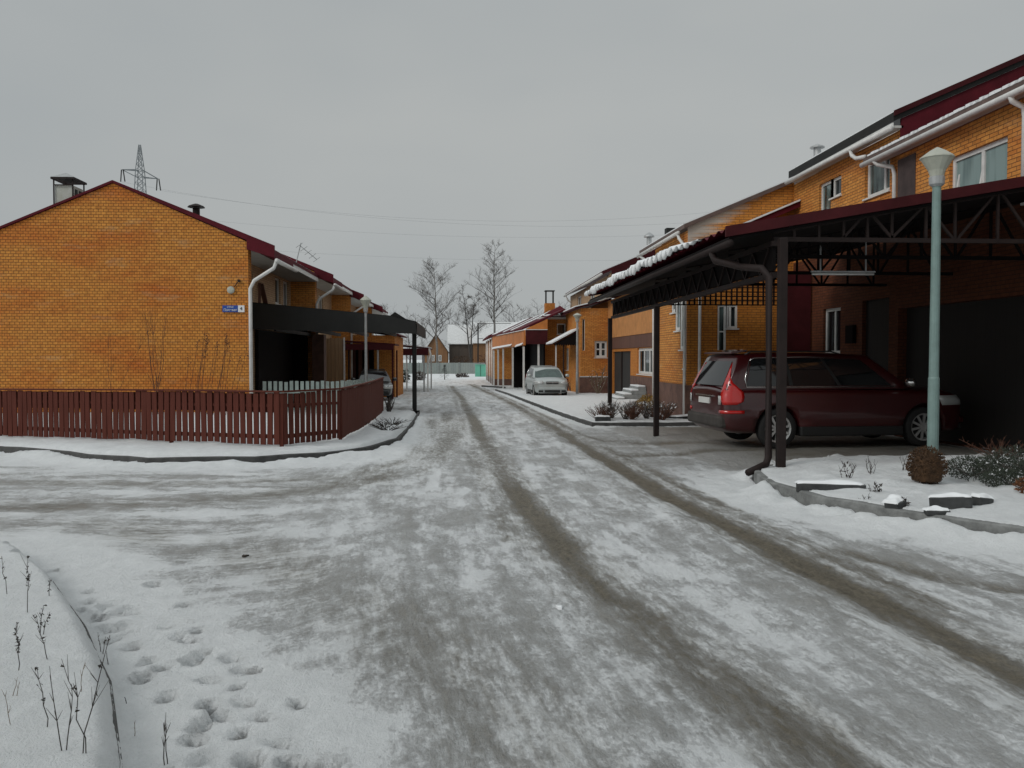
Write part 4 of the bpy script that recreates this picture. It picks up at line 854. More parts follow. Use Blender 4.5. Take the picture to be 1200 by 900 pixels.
mb = MB(); mb.bar((6.3, 54.2, .40), (7.4, 54.2, .40), .05, .06); mb.build('top_rail', 'brown_deep', t)
# G: long carport with orange fascia, running off slightly towards the bend
t = thing('carport', (4.2, 60, gz(60)), 'long carport with orange fascia and white posts beyond the silver car', 'carport')
G0, G1 = (4.0, 54.0), (2.62, 71.0)
def gp(f, off): return (G0[0] + (G1[0] - G0[0]) * f + off, G0[1] + (G1[1] - G0[1]) * f)
mb = MB(); mb.add([(*gp(0, 0), 2.38), (*gp(1, 0), 2.22), (*gp(1, 0), 3.34), (*gp(0, 0), 3.34), (*gp(0, .1), 2.38), (*gp(1, .1), 2.22), (*gp(1, .1), 3.34), (*gp(0, .1), 3.34)], [(0, 1, 2, 3), (7, 6, 5, 4), (0, 1, 5, 4), (3, 2, 6, 7), (0, 3, 7, 4), (1, 2, 6, 5)]); mb.build('fascia', 'orange_panel', t)
mb = MB(); mb.slab([(*gp(0, -.12), 3.46), (*gp(1, -.12), 3.46), (*gp(1, 2.6), 4.7), (*gp(0, 2.6), 4.7)], .11); r = mb.build('roof', 'maroon', t)
mb = MB()
for a, b in ((.25, .32), (.5, .56), (.8, .95)): mb.slab([(*gp(a, -.1), 3.52), (*gp(b, -.1), 3.52), (*gp(b, 2.5), 4.74), (*gp(a, 2.5), 4.74)], .05)
mb.build('roof_snow', 'snow', r)
mb = MB(); mb.prism([(4.11, 3.40), (4.11, 3.42), (5.5, 4.05), (5.5, 3.40)], 'y', 54.0, 54.08); mb.build('gable_panel', 'orange_panel', t)
mb = MB(); mb.box(4.11, 5.5, 53.96, 54.06, 3.35, 3.395); mb.build('white_batten', 'white', t)
mb = MB(); mb.box(4.11, 5.5, 54.0, 54.08, 2.45, 3.345); mb.build('end_panel', 'maroon_dark', t)
mb = MB()
for a, b in ((.02, .2), (.32, .98)): mb.slab([(*gp(a, -.1), 2.46), (*gp(b, -.1), 2.34), (*gp(b, -.005), 2.46), (*gp(a, -.005), 2.56)], .05)
mb.build('ledge_snow', 'snow', t)
for f in (.03, .32, .62, .8, .97):
    x, y = gp(f, .06); mb = MB(); mb.box(x - .06, x + .06, y - .06, y + .06, gz(y) - .1, 2.3); mb.build('post', 'white', t)
mb = MB(); mb.box(4.88, 5.0, 54.1, 54.2, gz(54) - .1, 2.45); mb.build('post', 'white', t)
mb = MB(); mb.box(5.3, 5.4, 54.5, 66, gz(60) - .2, 4.0); mb.box(4.0, 5.3, 66, 66.1, -.9, 3.3); mb.build('rear_wall', 'brown_deep', t)
# H: last houses in the row
hH = thing('brick_house', (3.2, 72, gz(72)), 'last orange brick house at the row end, with white pipes on its wall', 'house', 'brick terrace houses behind the big carport')
mb = MB(); mb.add([(2.75, 71.3, -.2), (2.75, 90, -.2), (2.75, 90, 3.25), (2.75, 71.3, 3.25), (5.5, 71.3, -.2), (5.5, 71.3, 3.25), (5.5, 90, 3.25), (5.5, 90, -.2)], [(0, 1, 2, 3), (0, 4, 5, 3), (1, 7, 6, 2)]); mb.build('street_wall', 'brick_street', hH)
mb = MB(); mb.box(2.7, 5.5, 71.25, 90.05, -1, -.205); mb.build('plinth', 'plinth', hH)
for y in (73, 78, 84, 89):
    pipe(hH, [(2.68, y, 3.3), (2.68, y, -.7)], .07)
mb = MB(); mb.slab([(2.3, 71.2, 3.45), (2.3, 90.3, 3.45), (6, 90.3, 5.0), (6, 71.2, 5.0)], .15); r = mb.build('roof', 'maroon', hH)
mb = MB(); mb.slab([(2.25, 80, 3.52), (2.25, 90.2, 3.52), (6, 90.2, 5.06), (6, 80, 5.06)], .08); mb.build('roof_snow', 'snow', r)

# ------------------------------------------------------------------ the big carport by the road
t = thing('carport', (4.35, 18, gz(18)), 'big dark steel carport with maroon roof edge, lattice trusses and snowy low eave', 'carport')
XP = 4.32
CP0, CP1, CPM, XM = 11.5, 24.2, 21.4, 6.5  # inner roof ends early, shaped to let daylight onto the next gable
zr = lambda x: 3.235 + .1735 * (x - 3.55)
# tiled sheet roof: waves run along the road
nu, nv = 260, 10; mb = MB(); vs = []
for j in range(nv + 1):
    x = 3.62 + (9.6 - 3.62) * j / nv
    for i in range(nu + 1):
        y = CP0 + (CP1 - CP0) * i / nu; vs.append((x, y, zr(x) + .105 + .028 * math.cos(2 * math.pi * y / .36)))
mb.add(vs, [(j * (nu + 1) + i, j * (nu + 1) + i + 1, (j + 1) * (nu + 1) + i + 1, (j + 1) * (nu + 1) + i) for j in range(nv) for i in range(nu) if j < 5 or CP0 + (CP1 - CP0) * (i + 1) / nu <= CPM])
r = mb.build('roof', 'maroon', t, smooth=True)
# snow lies thick on the low part and hangs over the edge in lobes between the ribs
mb = MB(); nv = 10; vs = []; nu2 = 460; S0, S1 = 12.6, CP1 + .03
for i in range(nu2 + 1):
    y = S0 + (S1 - S0) * i / nu2; ph = .5 + .5 * math.cos(2 * math.pi * y / .36 + .9 * math.sin(y * 1.3) + .4 * math.sin(y * 4.7)); ed = min(1, (y - S0) / 2.6); jit = .03 * math.sin(y * 2.3) + .02 * math.sin(y * 7.1 + 1) + .012 * math.sin(y * 13.7)
    lob = ph ** (1.1 + .5 * math.sin(y * 2.9)) * (.75 + .25 * math.sin(y * 1.1 + 2) * math.sin(y * 3.7)); zt = zr(3.55) + .105
    th = (.05 + .13 * ed) * (.80 + .20 * lob) + jit * ed
    zl = zt + (.02 + .115 * ed) * (1 - lob) - .07 * lob * ed; xo = 3.545 - .05 * lob * ed
    top = zt + th; vs += [(xo + .05, y, zl), (xo, y, zl + .004), (xo - .012, y, (zl + top) / 2), (xo + .03, y, top - .02)]
    hi = 5.4 + .4 * math.sin(y * .9)
    for q in range(1, nv + 1):
        x = 3.6 + (hi - 3.6) * q / nv; vs.append((x, y, zr(x) + .105 + th * (1 - (q / nv) ** 3) + (.004 if q < nv else -.03)))
k_ = nv + 4
mb.add(vs, [(i * k_ + j, i * k_ + j + 1, (i + 1) * k_ + j + 1, (i + 1) * k_ + j) for i in range(nu2) for j in range(k_ - 1)])
mb.build('roof_snow', 'snow', r, smooth=True)
mb = MB(); mb.prism([(3.60, 3.24), (3.60, 3.385), (9.6, 3.385 + .1735 * 6), (9.6, 3.24 + .1735 * 6)], 'y', CP0 - .05, CP0 - .004); mb.build('verge_board', 'maroon_dark', t)
mb = MB(); mb.slab([(3.66, CP0, 3.245), (3.66, CPM, 3.245), (9.6, CPM, 3.245 + .1735 * 5.94), (9.6, CP0, 3.245 + .1735 * 5.94)], .03); mb.slab([(3.66, CPM + .003, 3.245), (3.66, CP1, 3.245), (XM, CP1, 3.245 + .1735 * (XM - 3.66)), (XM, CPM + .003, 3.245 + .1735 * (XM - 3.66))], .03); mb.build('roof_deck', 'brown_deep', t)
mb = MB(); mb.tube([(3.66, CP0 - .05, 3.16), (3.66, CP1, 3.16)], .048, 10); mb.build('gutter', 'brown', t, smooth=True)
# long side truss over the posts
mb = MB(); mb.box(XP - .01, XP + .03, CP0 + .1, CP1 - .1, 2.80, 3.14); mb.build('side_panel', 'brown_deep', t)
for z in (2.74, 3.17):
    mb = MB(); mb.box(XP - .05, XP + .05, CP0 + .05, CP1 - .05, z - .035, z + .035); mb.build('chord', 'brown', t)
mb = MB(); y = CP0 + .2; k_ = 0
while y < CP1 - .5:
    mb.bar((XP - .03, y, 2.77 if k_ % 2 else 3.13), (XP - .03, y + .33, 3.13 if k_ % 2 else 2.77), .025); y += .33; k_ += 1
mb.build('side_truss', 'brown', t)
# cross trusses
def cross_truss(y, m_='brown'):
    mb = MB(); mb.bar((XP, y, 3.235), (9.6, y, 3.235), .05, .06); mb.bar((XP, y, zr(XP) - .03), (9.6, y, zr(9.6) - .03), .045, .05)
    xv = [4.61, 4.96, 5.31, 5.65, 6.0, 6.49, 6.91, 7.53, 8.1, 8.7, 9.3]
    for x in xv: mb.bar((x, y, 3.266), (x, y, zr(x) - .02), .035, up=(1, 0, 0))
    for a, b, u in ((5.31, 5.58, 1), (5.72, 6.0, 0), (6.0, 6.45, 1), (6.5, 6.88, 0), (6.95, 7.48, 1), (7.58, 8.05, 0), (8.15, 8.65, 1), (8.75, 9.25, 0)):
        if u: mb.bar((a, y, 3.266), (b, y, zr(b) - .03), .035)
        else: mb.bar((a, y, zr(a) - .03), (b, y, 3.266), .035)
    mb.build('truss', m_, t)
for y in (11.62, 13.6, 16.2, 18.8): cross_truss(y, 'brown' if y < 12 else 'brown_deep')  # inner trusses take the darker brown, shade put into their colour
# lattice grille at the far end
mb = MB(); yl = 23.5
for z in [3.07 + .12 * i for i in range(7)]:
    mb.bar((5.0 if z < 3.3 else max(5.0, 3.6 + (z - 3.2) / .1735), yl, z), (9.4, yl, z), .045, .03)
for i in range(30):
    x = 5.0 + i * .15; mb.bar((x, yl - .03, 3.05), (x, yl - .03, min(3.9, max(3.12, zr(x) - .02))), .045, .03, up=(0, 1, 0))
mb.build('end_lattice', 'brown_deep', t)
mb = MB(); mb.box(8.86, 9.7, 23.2, 23.26, -.3, 4.0); mb.build('end_panel', 'maroon_dark', t)
for y, x, w_ in ((11.25, 4.31, .055), (18.3, XP - .08, .055), (23.75, XP - .14, .055)):
    mb = MB(); mb.box(x - w_, x + w_, y - w_, y + w_, gz(y) - .15, 2.70 if y > 12 else 3.2); mb.build('post', 'brown', t, bevel=.008)
pipe(t, [(3.66, 12.3, 3.12), (3.68, 12.2, 3.0), (3.9, 11.7, 2.86), (4.05, 11.32, 2.80), (4.13, 11.26, 2.68), (4.13, 11.22, .26), (4.09, 11.2, .17), (3.98, 11.12, .14), (3.76, 10.95, .09)], .05, 'brown')
tl = thing('tube_light', (6.4, 14, 3.0), 'unlit white tube light under the big carport roof', 'lamp'); o_ = MB(); o_.tube([(5.87, 14.0, 3.0), (6.93, 14.0, 3.0)], .02, 8); o_.build('tube', 'white', tl, smooth=True)
o_ = MB(); o_.box(5.85, 6.95, 13.98, 14.02, 3.024, 3.05); o_.box(6.0, 6.02, 13.99, 14.01, 3.051, 3.6); o_.box(6.78, 6.80, 13.99, 14.01, 3.051, 3.7); o_.build('fitting', 'galv', tl)
# ------------------------------------------------------------------ cars
def eval_mesh(o):
    dg = bpy.context.evaluated_depsgraph_get(); dg.update(); return bpy.data.meshes.new_from_object(o.evaluated_get(dg))
def make_car(loc, rotz, label, paint, S, glass='car_glass'):
    """local axes: +x forward, y to the car's left, z up, origin on the ground"""
    t = thing('parked_car', (0, 0, 0), label, 'car')
    Ln, W, Ht = S['L'], S['W'] / 2, S['H']; xr, xf = -Ln / 2, Ln / 2
    ax_r, ax_f, wr = S['axr'], S['axf'], S['wr']; belt, hood = S['belt'], S['hood']; cowl = S['cowl']
    ov = 1 / .965   # subdivision pulls the cage in a little
    st = [(xr, .80, belt - .10, .42), (xr + .03, .90, belt - .02, .34), (xr + .14, .965, belt, .27), (xr + .5, 1, belt + .005, .25), (ax_r, 1, belt, .25), (0, 1, belt - .01, .25), (cowl - .2, 1, belt - .02, .25), (cowl + .05, .995, belt - .04, .25),
          ((cowl + xf) / 2, .985, hood + .05, .25), (xf - .45, .96, hood, .24), (xf - .18, .90, hood - .05, .25), (xf - .05, .80, hood - .13, .28), (xf, .70, hood - .22, .36)]
    mb = MB(); ring = []
    for x, k, zt, zb in st:
        w = W * k * 1.015; cr = .035
        h = [(0, zb), (w * .8, zb), (w * .955, zb + .05), (w * .985, zb + .22), (w, .62), (w * .995, (zt + .62) / 2), (w * .97, zt - .05), (w * .89, zt), (w * .5, zt + cr), (0, zt + cr + .01)]
        sec = [(x, y, z) for y, z in h] + [(x, -y, z) for y, z in reversed(h[1:-1])]; ring.append(len(sec)); mb.v += sec
    n = ring[0]
    for i in range(len(st) - 1):
        for j in range(n): mb.f.append((i * n + j, i * n + (j + 1) % n, (i + 1) * n + (j + 1) % n, (i + 1) * n + j))
    mb.f.append(tuple(range(n))); mb.f.append(tuple((len(st) - 1) * n + j for j in reversed(range(n))))
    bo = mb.build('tmp', paint, None, (0, 0, 0), smooth=True)
    m1 = bo.modifiers.new('s', 'SUBSURF'); m1.levels = 2; m1.render_levels = 2
    cut = MB()
    for x in (ax_r, ax_f):
        for s_ in (-1, 1): cut.lathe([(wr * 1.19, -.32), (wr * 1.19, .32)], (x, s_ * W, wr * 1.02), 28, axis='y', cap=True)
    co = cut.build('tmpcut', 'trim', None, (0, 0, 0)); m2 = bo.modifiers.new('b', 'BOOLEAN'); m2.object = co; m2.operation = 'DIFFERENCE'; m2.solver = 'EXACT'
    me_ = eval_mesh(bo); bpy.data.objects.remove(co); bpy.data.objects.remove(bo)
    me_.materials.clear(); me_.materials.append(M[paint]); body = bpy.data.objects.new('body', me_); col.objects.link(body); body.parent = t; BASE[body.name] = (0, 0, 0)
    for p in me_.polygons: p.use_smooth = True; p.material_index = 0
    # greenhouse
    b0, b1, r0, r1 = S['gb0'], cowl, S['gr0'], S['gr1']; wb, wt = W * .93, S['wt']; zt = Ht - S.get('rail', .04)
    xm = (r0 + r1) / 2
    side = lambda x, f, off=0: None
    def gpt(u, f, s_, off=0.):   # u 0..1 rear to front along belt/roof, f 0..1 belt to roof, s_ side
        xb = b0 + (b1 - b0) * u; xt = r0 + (r1 - r0) * u
        z1 = zt - .05 - .35 * max(0, .22 - u) * .5 - .10 * max(0, u - .6); z0_ = belt - .02
        bulge = .03 * math.sin(math.pi * f)
        return (xb + (xt - xb) * f, s_ * (wb + (wt - wb) * f + bulge + off), z0_ + (z1 - z0_) * f)
    g = MB(); us = [i / 12 for i in range(13)]; fs = [0, .25, .5, .75, 1]
    rows = []
    for u in us:
        prof = [gpt(u, f, 1) for f in fs]; zt_ = prof[-1][2]; xt = prof[-1][0]
        prof += [(xt, wt * .93, zt_ + .032), (xt, wt * .5, zt_ + .055), (xt, 0, zt_ + .062)]
        prof += [(x, -y, z) for x, y, z in reversed(prof[:-1])]; rows.append(prof)
    n = len(rows[0])
    for p in rows: g.v += p
    for i in range(12):
        for j in range(n - 1): g.f.append((i * n + j, i * n + j + 1, (i + 1) * n + j + 1, (i + 1) * n + j))
    g.f.append(tuple(range(n))); g.f.append(tuple(12 * n + j for j in reversed(range(n))))
    roof = g.build('roof', paint, t, bevel=.03)
    for p in roof.data.polygons: p.use_smooth = True
    # side glass, follows the greenhouse side
    def patch(mb, u0, u1, f0, f1, s_, off, nu=6, nf=4, ru=0, rf=0):
        o = len(mb.v)
        for i in range(nu + 1):
            for j in range(nf + 1):
                mb.v.append(gpt(u0 + (u1 - u0) * i / nu, f0 + (f1 - f0) * j / nf, s_, off))
        for i in range(nu):
            for j in range(nf): mb.f.append((o + i * (nf + 1) + j, o + i * (nf + 1) + j + 1, o + (i + 1) * (nf + 1) + j + 1, o + (i + 1) * (nf + 1) + j))
    for s_ in (1, -1):
        for (u0, u1) in S['wins']:
            mb = MB(); patch(mb, u0, u1, .10, .90, s_, .006); mb.build('side_window', glass, t, smooth=True)
        mb = MB(); patch(mb, S['wins'][0][0], S['wins'][-1][1], .105, .895, s_, .0035, nu=14); mb.build('window_pillars', 'trim', t, smooth=True)
        uu0, uu1 = S['wins'][0][0] - .012, S['wins'][-1][1] + .01
        mb = MB(); mb.tube([gpt(uu0, .86, s_, .012), gpt(uu0 - .004, .3, s_, .012), gpt(uu0 + .015, .07, s_, .012), gpt((uu0 + uu1) / 2, .065, s_, .012), gpt(uu1, .065, s_, .012)], .011, 6)
        mb.tube([gpt(uu0, .86, s_, .012), gpt(uu0 + .03, .935, s_, .012), gpt((uu0 + uu1) / 2, .94, s_, .012), gpt(uu1 - .02, .935, s_, .012)], .006, 6); mb.build('chrome_trim', 'chrome', t, smooth=True)
        mb = MB(); a = gpt(.06, 1, s_, -.07); b = gpt(.8, 1, s_, -.07); mb.tube([(a[0], a[1], a[2] + .03), (a[0] + .12, a[1], a[2] + .085), (b[0] - .2, b[1], b[2] + .085), (b[0], b[1], b[2] + .03)], .016, 6); mb.build('roof_rail', S['railm'], t, smooth=True)
        # mirror
        mx = cowl - .18; mb = MB(); mb.lathe([(.0, -.11), (.07, -.09), (.085, 0), (.07, .09), (0, .11)], (mx, s_ * (W + .12), belt + .10), 12, axis='y'); mb.build('mirror', S.get('mirm', paint), t, smooth=True)
    # windscreen and rear window
    def end_glass(u, off, f0, f1, k, name, mtl):
        mb = MB(); nn = 6; o = 0
        for f in (f0, (f0 + f1) / 2, f1):
            for i in range(nn + 1):
                w = (i / nn * 2 - 1) * k; p = gpt(u, f, 1); crv = .05 * (1 - w * w) * (1 if off > 0 else -1)
                mb.v.append((p[0] + off + crv * .6, p[1] * w, p[2] + (.004)))
        for r_ in range(2):
            for i in range(nn): mb.f.append((r_ * (nn + 1) + i, r_ * (nn + 1) + i + 1, (r_ + 1) * (nn + 1) + i + 1, (r_ + 1) * (nn + 1) + i))
        return mb.build(name, mtl, t, smooth=True)
    end_glass(1, .012, .06, .93, .90, 'windscreen', S.get('wsm', glass)); end_glass(0, -.012, .10, .86, .80, 'rear_window', glass)
    # lamps as curved patches lying on the bodywork
    bm = bmesh.new(); bm.from_mesh(body.data); bm2 = bmesh.new(); bm2.from_mesh(roof.data)
    t1, t2 = BVHTree.FromBMesh(bm), BVHTree.FromBMesh(bm2)
    def skin(cx, cy, angs, rows_, off, name, mtl):
        mb = MB(); k = len(angs[0])
        for a_, z in zip(angs, rows_):
            for a in a_:
                d = Vector((math.cos(a), math.sin(a), 0)); o = Vector((cx, cy, z)) + d * 1.6; best = None
                for tr in (t1, t2):
                    hit = tr.ray_cast(o, -d, 1.6)
                    if hit[0] is not None and (best is None or hit[3] < best[3]): best = hit
                p = (best[0] if best else Vector((cx, cy, z)) + d * .3) + d * off; mb.v.append(tuple(p))
        for i in range(len(rows_) - 1):
            for j in range(k - 1): mb.f.append((i * k + j, i * k + j + 1, (i + 1) * k + j + 1, (i + 1) * k + j))
        o = mb.build(name, mtl, t, smooth=True); so = o.modifiers.new('Solidify', 'SOLIDIFY'); so.thickness = .012; so.offset = 0; return o
    lin = lambda a, b, n=7: [a + (b - a) * i / (n - 1) for i in range(n)]
    for s_ in (1, -1):
        if S['tail'] == 'tall':
            zs = [.80, .86, .95, 1.03, 1.10, 1.2, 1.32, 1.44, 1.56]
            wd = [(.68, .80), (.61, .82), (.60, .83), (.61, .83), (.66, .84), (.72, .85), (.75, .86), (.775, .865), (.80, .865)]
            skin(xr + .55, s_ * (W - .5), [[s_ * math.pi * q for q in lin(a, b)] for a, b in wd], zs, .010, 'tail_light', 'tail')
            skin(xr + .55, s_ * (W - .5), [[s_ * math.pi * q for q in lin(.825, .87)] for z in (.80, .88, .96)], (.80, .88, .96), .016, 'reversing_light', 'lens')
            skin(xr + .55, s_ * (W - .5), [[s_ * math.pi * q for q in lin(.60, .86)] for z in (.64, .70)], (.64, .70), .010, 'reflector', 'tail')
        else:
            skin(xr + .4, s_ * (W - .4), [[s_ * math.pi * q for q in lin(.62, .8)] for z in (.85, 1.0, 1.2)], (.85, 1.0, 1.2), .01, 'tail_light', 'tail')
        skin(xf - .75, s_ * (W - .6), [[s_ * math.pi * q for q in lin(.08, .40)], [s_ * math.pi * q for q in lin(.06, .42)], [s_ * math.pi * q for q in lin(.10, .44)]], (hood - .27, hood - .18, hood - .09), .012, 'headlight', 'lens')
    bm.free(); bm2.free()
    # front
    zg = hood - .18
    mb = MB(); mb.box(xf - .10, xf + .022, -W * .36, W * .36, zg - .085, zg + .045); gr = mb.build('grille', 'trim', t, bevel=.01)
    mb = MB(); mb.box(xf + .018, xf + .034, -W * .35, W * .35, zg - .02, zg + .006); mb.lathe([(.045, 0), (.045, .012)], (xf + .02, 0, zg - .02), 14, axis='y'); mb.build('grille_bar', 'chrome', gr)
    mb = MB(); mb.box(xf - .2, xf + .05, -W * .78, W * .78, .42, .56); mb.build('front_bumper', paint, t, bevel=.05)
    mb = MB(); mb.box(xf - .2, xf + .035, -W * .45, W * .45, .30, .415); mb.build('lower_intake', 'trim', t, bevel=.01)
    for s_ in (1, -1):
        mb = MB(); mb.box(xf - .25, xf + .0, s_ * W * .66 - .12, s_ * W * .66 + .12, .31, .41); mb.build('fog_lamp', 'trim', t, bevel=.02)
    # rear
    mb = MB(); mb.box(xr - .045, xr + .25, -W * .90, W * .90, .38, .60); mb.build('rear_bumper', S['bump'], t, bevel=.05)
    mb = MB(); mb.box(xr - .02, xr + .02, -.27, .27, .80, .91); pl = mb.build('number_plate', 'plate', t)
    mb = MB(); mb.box(xr - .025, xr + .02, -.42, .42, .935, .96); mb.build('tailgate_strip', 'chrome', t)
    mb = MB(); mb.slab([(r0 - .10, -wt * .9, zt + .0), (r0 - .10, wt * .9, zt + .0), (r0 + .2, wt * .9, zt + .05), (r0 + .2, -wt * .9, zt + .05)], .035); mb.build('spoiler', paint, t, bevel=.01)
    mb = MB(); mb.box(ax_r + wr * 1.15, ax_f - wr * 1.15, -W * 1.012, W * 1.012, .22, .40); mb.build('sill', 'trim', t, bevel=.03)
    for x in (ax_r, ax_f):
        for s_ in (1, -1):
            mb = MB(); prof = [(wr * .70, -.10), (wr * .93, -.105), (wr, -.075), (wr, .075), (wr * .93, .105), (wr * .70, .10), (wr * .70, -.10)]
            mb.lathe(prof, (x, s_ * (W - .125), wr), 28, axis='y'); wh = mb.build('wheel', 'tyre', t, smooth=True)
            mb = MB(); y = s_ * (W - .045); mb.lathe([(wr * .62, 0), (wr * .70, s_ * .01), (wr * .70, -s_ * .09), (wr * .60, -s_ * .09), (wr * .62, 0)], (x, y, wr), 28, axis='y'); mb.lathe([(0, .008 * s_), (wr * .16, .004 * s_), (wr * .18, -.03 * s_)], (x, y - s_ * .01, wr), 14, axis='y')
            for q in range(S['spokes']):
                a = 2 * math.pi * q / S['spokes'] + .2; mb.bar((x + math.cos(a) * wr * .14, y - s_ * .015, wr + math.sin(a) * wr * .14), (x + math.cos(a) * wr * .65, y - s_ * .008, wr + math.sin(a) * wr * .65), wr * .11, .03, up=(0, 1, 0))
            mb.build('rim', 'alloy', wh)
            mb = MB(); mb.lathe([(0, 0), (wr * .69, 0)], (x, s_ * (W - .12), wr), 20, axis='y'); mb.build('brake_disc', 'trim', wh)
    t.location = loc; t.rotation_euler = (0, 0, rotz); return t
SUV = dict(L=4.80, W=1.92, H=1.84, axr=-1.36, axf=1.50, wr=.365, belt=1.10, hood=1.04, cowl=1.30, gb0=-2.34, gr0=-2.06, gr1=.46, wt=.76, rail=.085, railm='trim', wins=[(.10, .335), (.355, .60), (.62, .90)], tail='tall', bump='dusty', spokes=10, mirm='chrome')
make_car((7.02, 16.15, -.055), R(4.5), 'dark red estate style off roader parked under the big carport', 'car_red', SUV)
SUV2 = dict(L=4.45, W=1.80, H=1.68, axr=-1.28, axf=1.34, wr=.345, belt=1.05, hood=1.00, cowl=1.05, gb0=-2.1, gr0=-1.8, gr1=.30, wt=.66, rail=.07, railm='galv', wins=[(.09, .30), (.33, .58), (.60, .88)], tail='low', bump='trim', spokes=6, wsm='car_glass_teal')
make_car((4.62, 46.2, gz(45) + .01), R(-90 + 3), 'silver off roader facing us on the snowy forecourt', 'car_silver', SUV2)
SUV3 = dict(L=4.4, W=1.75, H=1.48, axr=-1.25, axf=1.3, wr=.31, belt=.92, hood=.86, cowl=1.0, gb0=-2.0, gr0=-1.3, gr1=.2, wt=.60, rail=.03, railm='trim', wins=[(.12, .3), (.33, .58), (.60, .88)], tail='low', bump='trim', spokes=6)
make_car((-4.3, 42.6, gz(42)), R(-84), 'dark car standing in the shade behind the red fence end', 'car_dark', SUV3)

# ------------------------------------------------------------------ street lamps
def lamp(x, y, h, r, hw, label, m='lamp_paint'):
    z = gh(x, y) - .03; t = thing('street_lamp', (x, y, z), label, 'street lamp')
    mb = MB(); mb.tube([(x, y, z - .1), (x, y, z + 1.2), (x, y, z + 1.22), (x, y, z + h - .62)], [r * 1.15, r * 1.12, r, r * .85], 14); mb.build('pole', m, t, smooth=False)
    mb = MB(); zz = z + h - .66; mb.lathe([(r * 1.0, 0), (r * 1.5, .03), (r * 1.6, .12), (r * 1.25, .14)], (x, y, zz), 14, cap=True); mb.build('collar', 'galv', t)
    mb = MB(); mb.lathe([(r * 1.3, .12), (hw * .44, .16), (hw * .52, .21), (hw, .37)], (x, y, zz), 14); mb.build('lamp_shade', 'lamp_shade', t)
    mb = MB(); mb.lathe([(hw * 1.04, .366), (hw * 1.0, .385), (hw * .5, .46), (.012, .51)], (x, y, zz), 14, cap=True); mb.build('lamp_cap', 'lamp_shade', t)
    return t
lamp(6.2, 10.85, 4.36, .062, .205, 'tall pale green lamp post with a flared lantern in front of the red car')
lamp(-2.86, 26.0, 3.72, .045, .17, 'slim grey lamp post standing in front of the black carport fascia', 'galv')
lamp(6.5, 47.4, 4.7, .075, .25, 'grey lamp post standing beside the silver car', 'galv')

# ------------------------------------------------------------------ plants
rnd = random.Random(11)
def leafblob(mb, c, rad, n, s0, s1, shell=.55, up=0.):
    for _ in range(n):
        while True:
            d = Vector((rnd.uniform(-1, 1), rnd.uniform(-1, 1), rnd.uniform(-1, 1)))
            if shell < d.length <= 1: break
        p = Vector((c[0] + d.x * rad[0], c[1] + d.y * rad[1], c[2] + d.z * rad[2])); s = rnd.uniform(s0, s1)
        a = (d + Vector((rnd.uniform(-.7, .7), rnd.uniform(-.7, .7), rnd.uniform(-.7, .7) + up))).normalized() * s * 1.6; b = a.cross(Vector((rnd.uniform(-1, 1), rnd.uniform(-1, 1), rnd.uniform(-1, 1)))).normalized() * s * .45
        mb.add([p - b, p + b, p + a], [(0, 1, 2)])
def stems(mb, base, n, spread, h, r, kink=.15, side=2):
    for _ in range(n):
        a = rnd.uniform(0, 6.28); sp = rnd.uniform(.1, 1) * spread; hh = h * rnd.uniform(.55, 1); p0 = Vector(base) + Vector((rnd.uniform(-.05, .05), rnd.uniform(-.05, .05), -.03)); tip = p0 + Vector((math.cos(a) * sp, math.sin(a) * sp, hh))
        mid = (p0 + tip) / 2 + Vector((rnd.uniform(-1, 1), rnd.uniform(-1, 1), 0)) * kink * hh; mb.tube([p0, mid, tip], [r, r * .8, r * .4], 4)
        for _ in range(side):
            f = rnd.uniform(.4, .95); q = p0.lerp(tip, f) + (mid - (p0 + tip) / 2) * (1 - abs(2 * f - 1)); a2 = rnd.uniform(0, 6.28); l = hh * rnd.uniform(.12, .3); mb.tube([q, q + Vector((math.cos(a2) * l * .6, math.sin(a2) * l * .6, l))], [r * .6, r * .25], 3)
def bush(x, y, rad, h, label, m, n=1600, s=(.012, .03), name='bush', snow=False, cat='bush'):
    z = gh(x, y); t = thing(name, (x, y, z), label, cat)
    mb = MB(); leafblob(mb, (x, y, z + h * .5), (rad, rad, h * .52), n, *s); mb.build('foliage', m, t)
    mb = MB(); stems(mb, (x, y, z), 10, rad * .8, h * .8, .008); mb.build('stems', 'twig', t)
    mb = MB(); mb.lathe([(0, .02), (rad * .72, .1 * h), (rad * .8, .45 * h), (rad * .55, .8 * h), (0, .92 * h)], (x, y, z), 12); mb.build('dense_core', m, t, smooth=True)
    return t
bush(5.36, 9.5, .215, .43, 'rounded russet brown clipped bush at the foot of the pale green lamp post', 'bush_brown', 3200, (.010, .022))
def spread_bush(pts, label, m, name, n=900, s=(.015, .04), cat='bush', snow=True):
    x, y = pts[0][:2]; z = gh(x, y); t = thing(name, (x, y, z), label, cat); mb = MB(); sm = MB(); sn = MB()
    for px_, py_, r_, h_ in pts:
        zz = gh(px_, py_); leafblob(mb, (px_, py_, zz + h_ * .4), (r_, r_, h_ * .6), n, *s, shell=.2, up=.3); stems(sm, (px_, py_, zz), 9, r_ * 1.5, h_, .006)
        if snow: leafblob(sn, (px_, py_, zz + h_ * .75), (r_ * .7, r_ * .7, h_ * .2), 30, .012, .026)
    mb.build('foliage', m, t); sm.build('stems', 'twig', t)
    if snow: tag(sn.build('snow_tufts', 'snow', t), kind='stuff')
    return t
spread_bush([(6.05, 9.75, .30, .24), (6.5, 9.9, .32, .26), (6.15, 9.25, .26, .2), (6.85, 10.1, .4, .34), (6.7, 9.45, .3, .22), (7.2, 9.7, .35, .3)], 'low spreading dark juniper dusted with snow to the right of the clipped bush', 'juniper', 'juniper', 2600, (.008, .02))
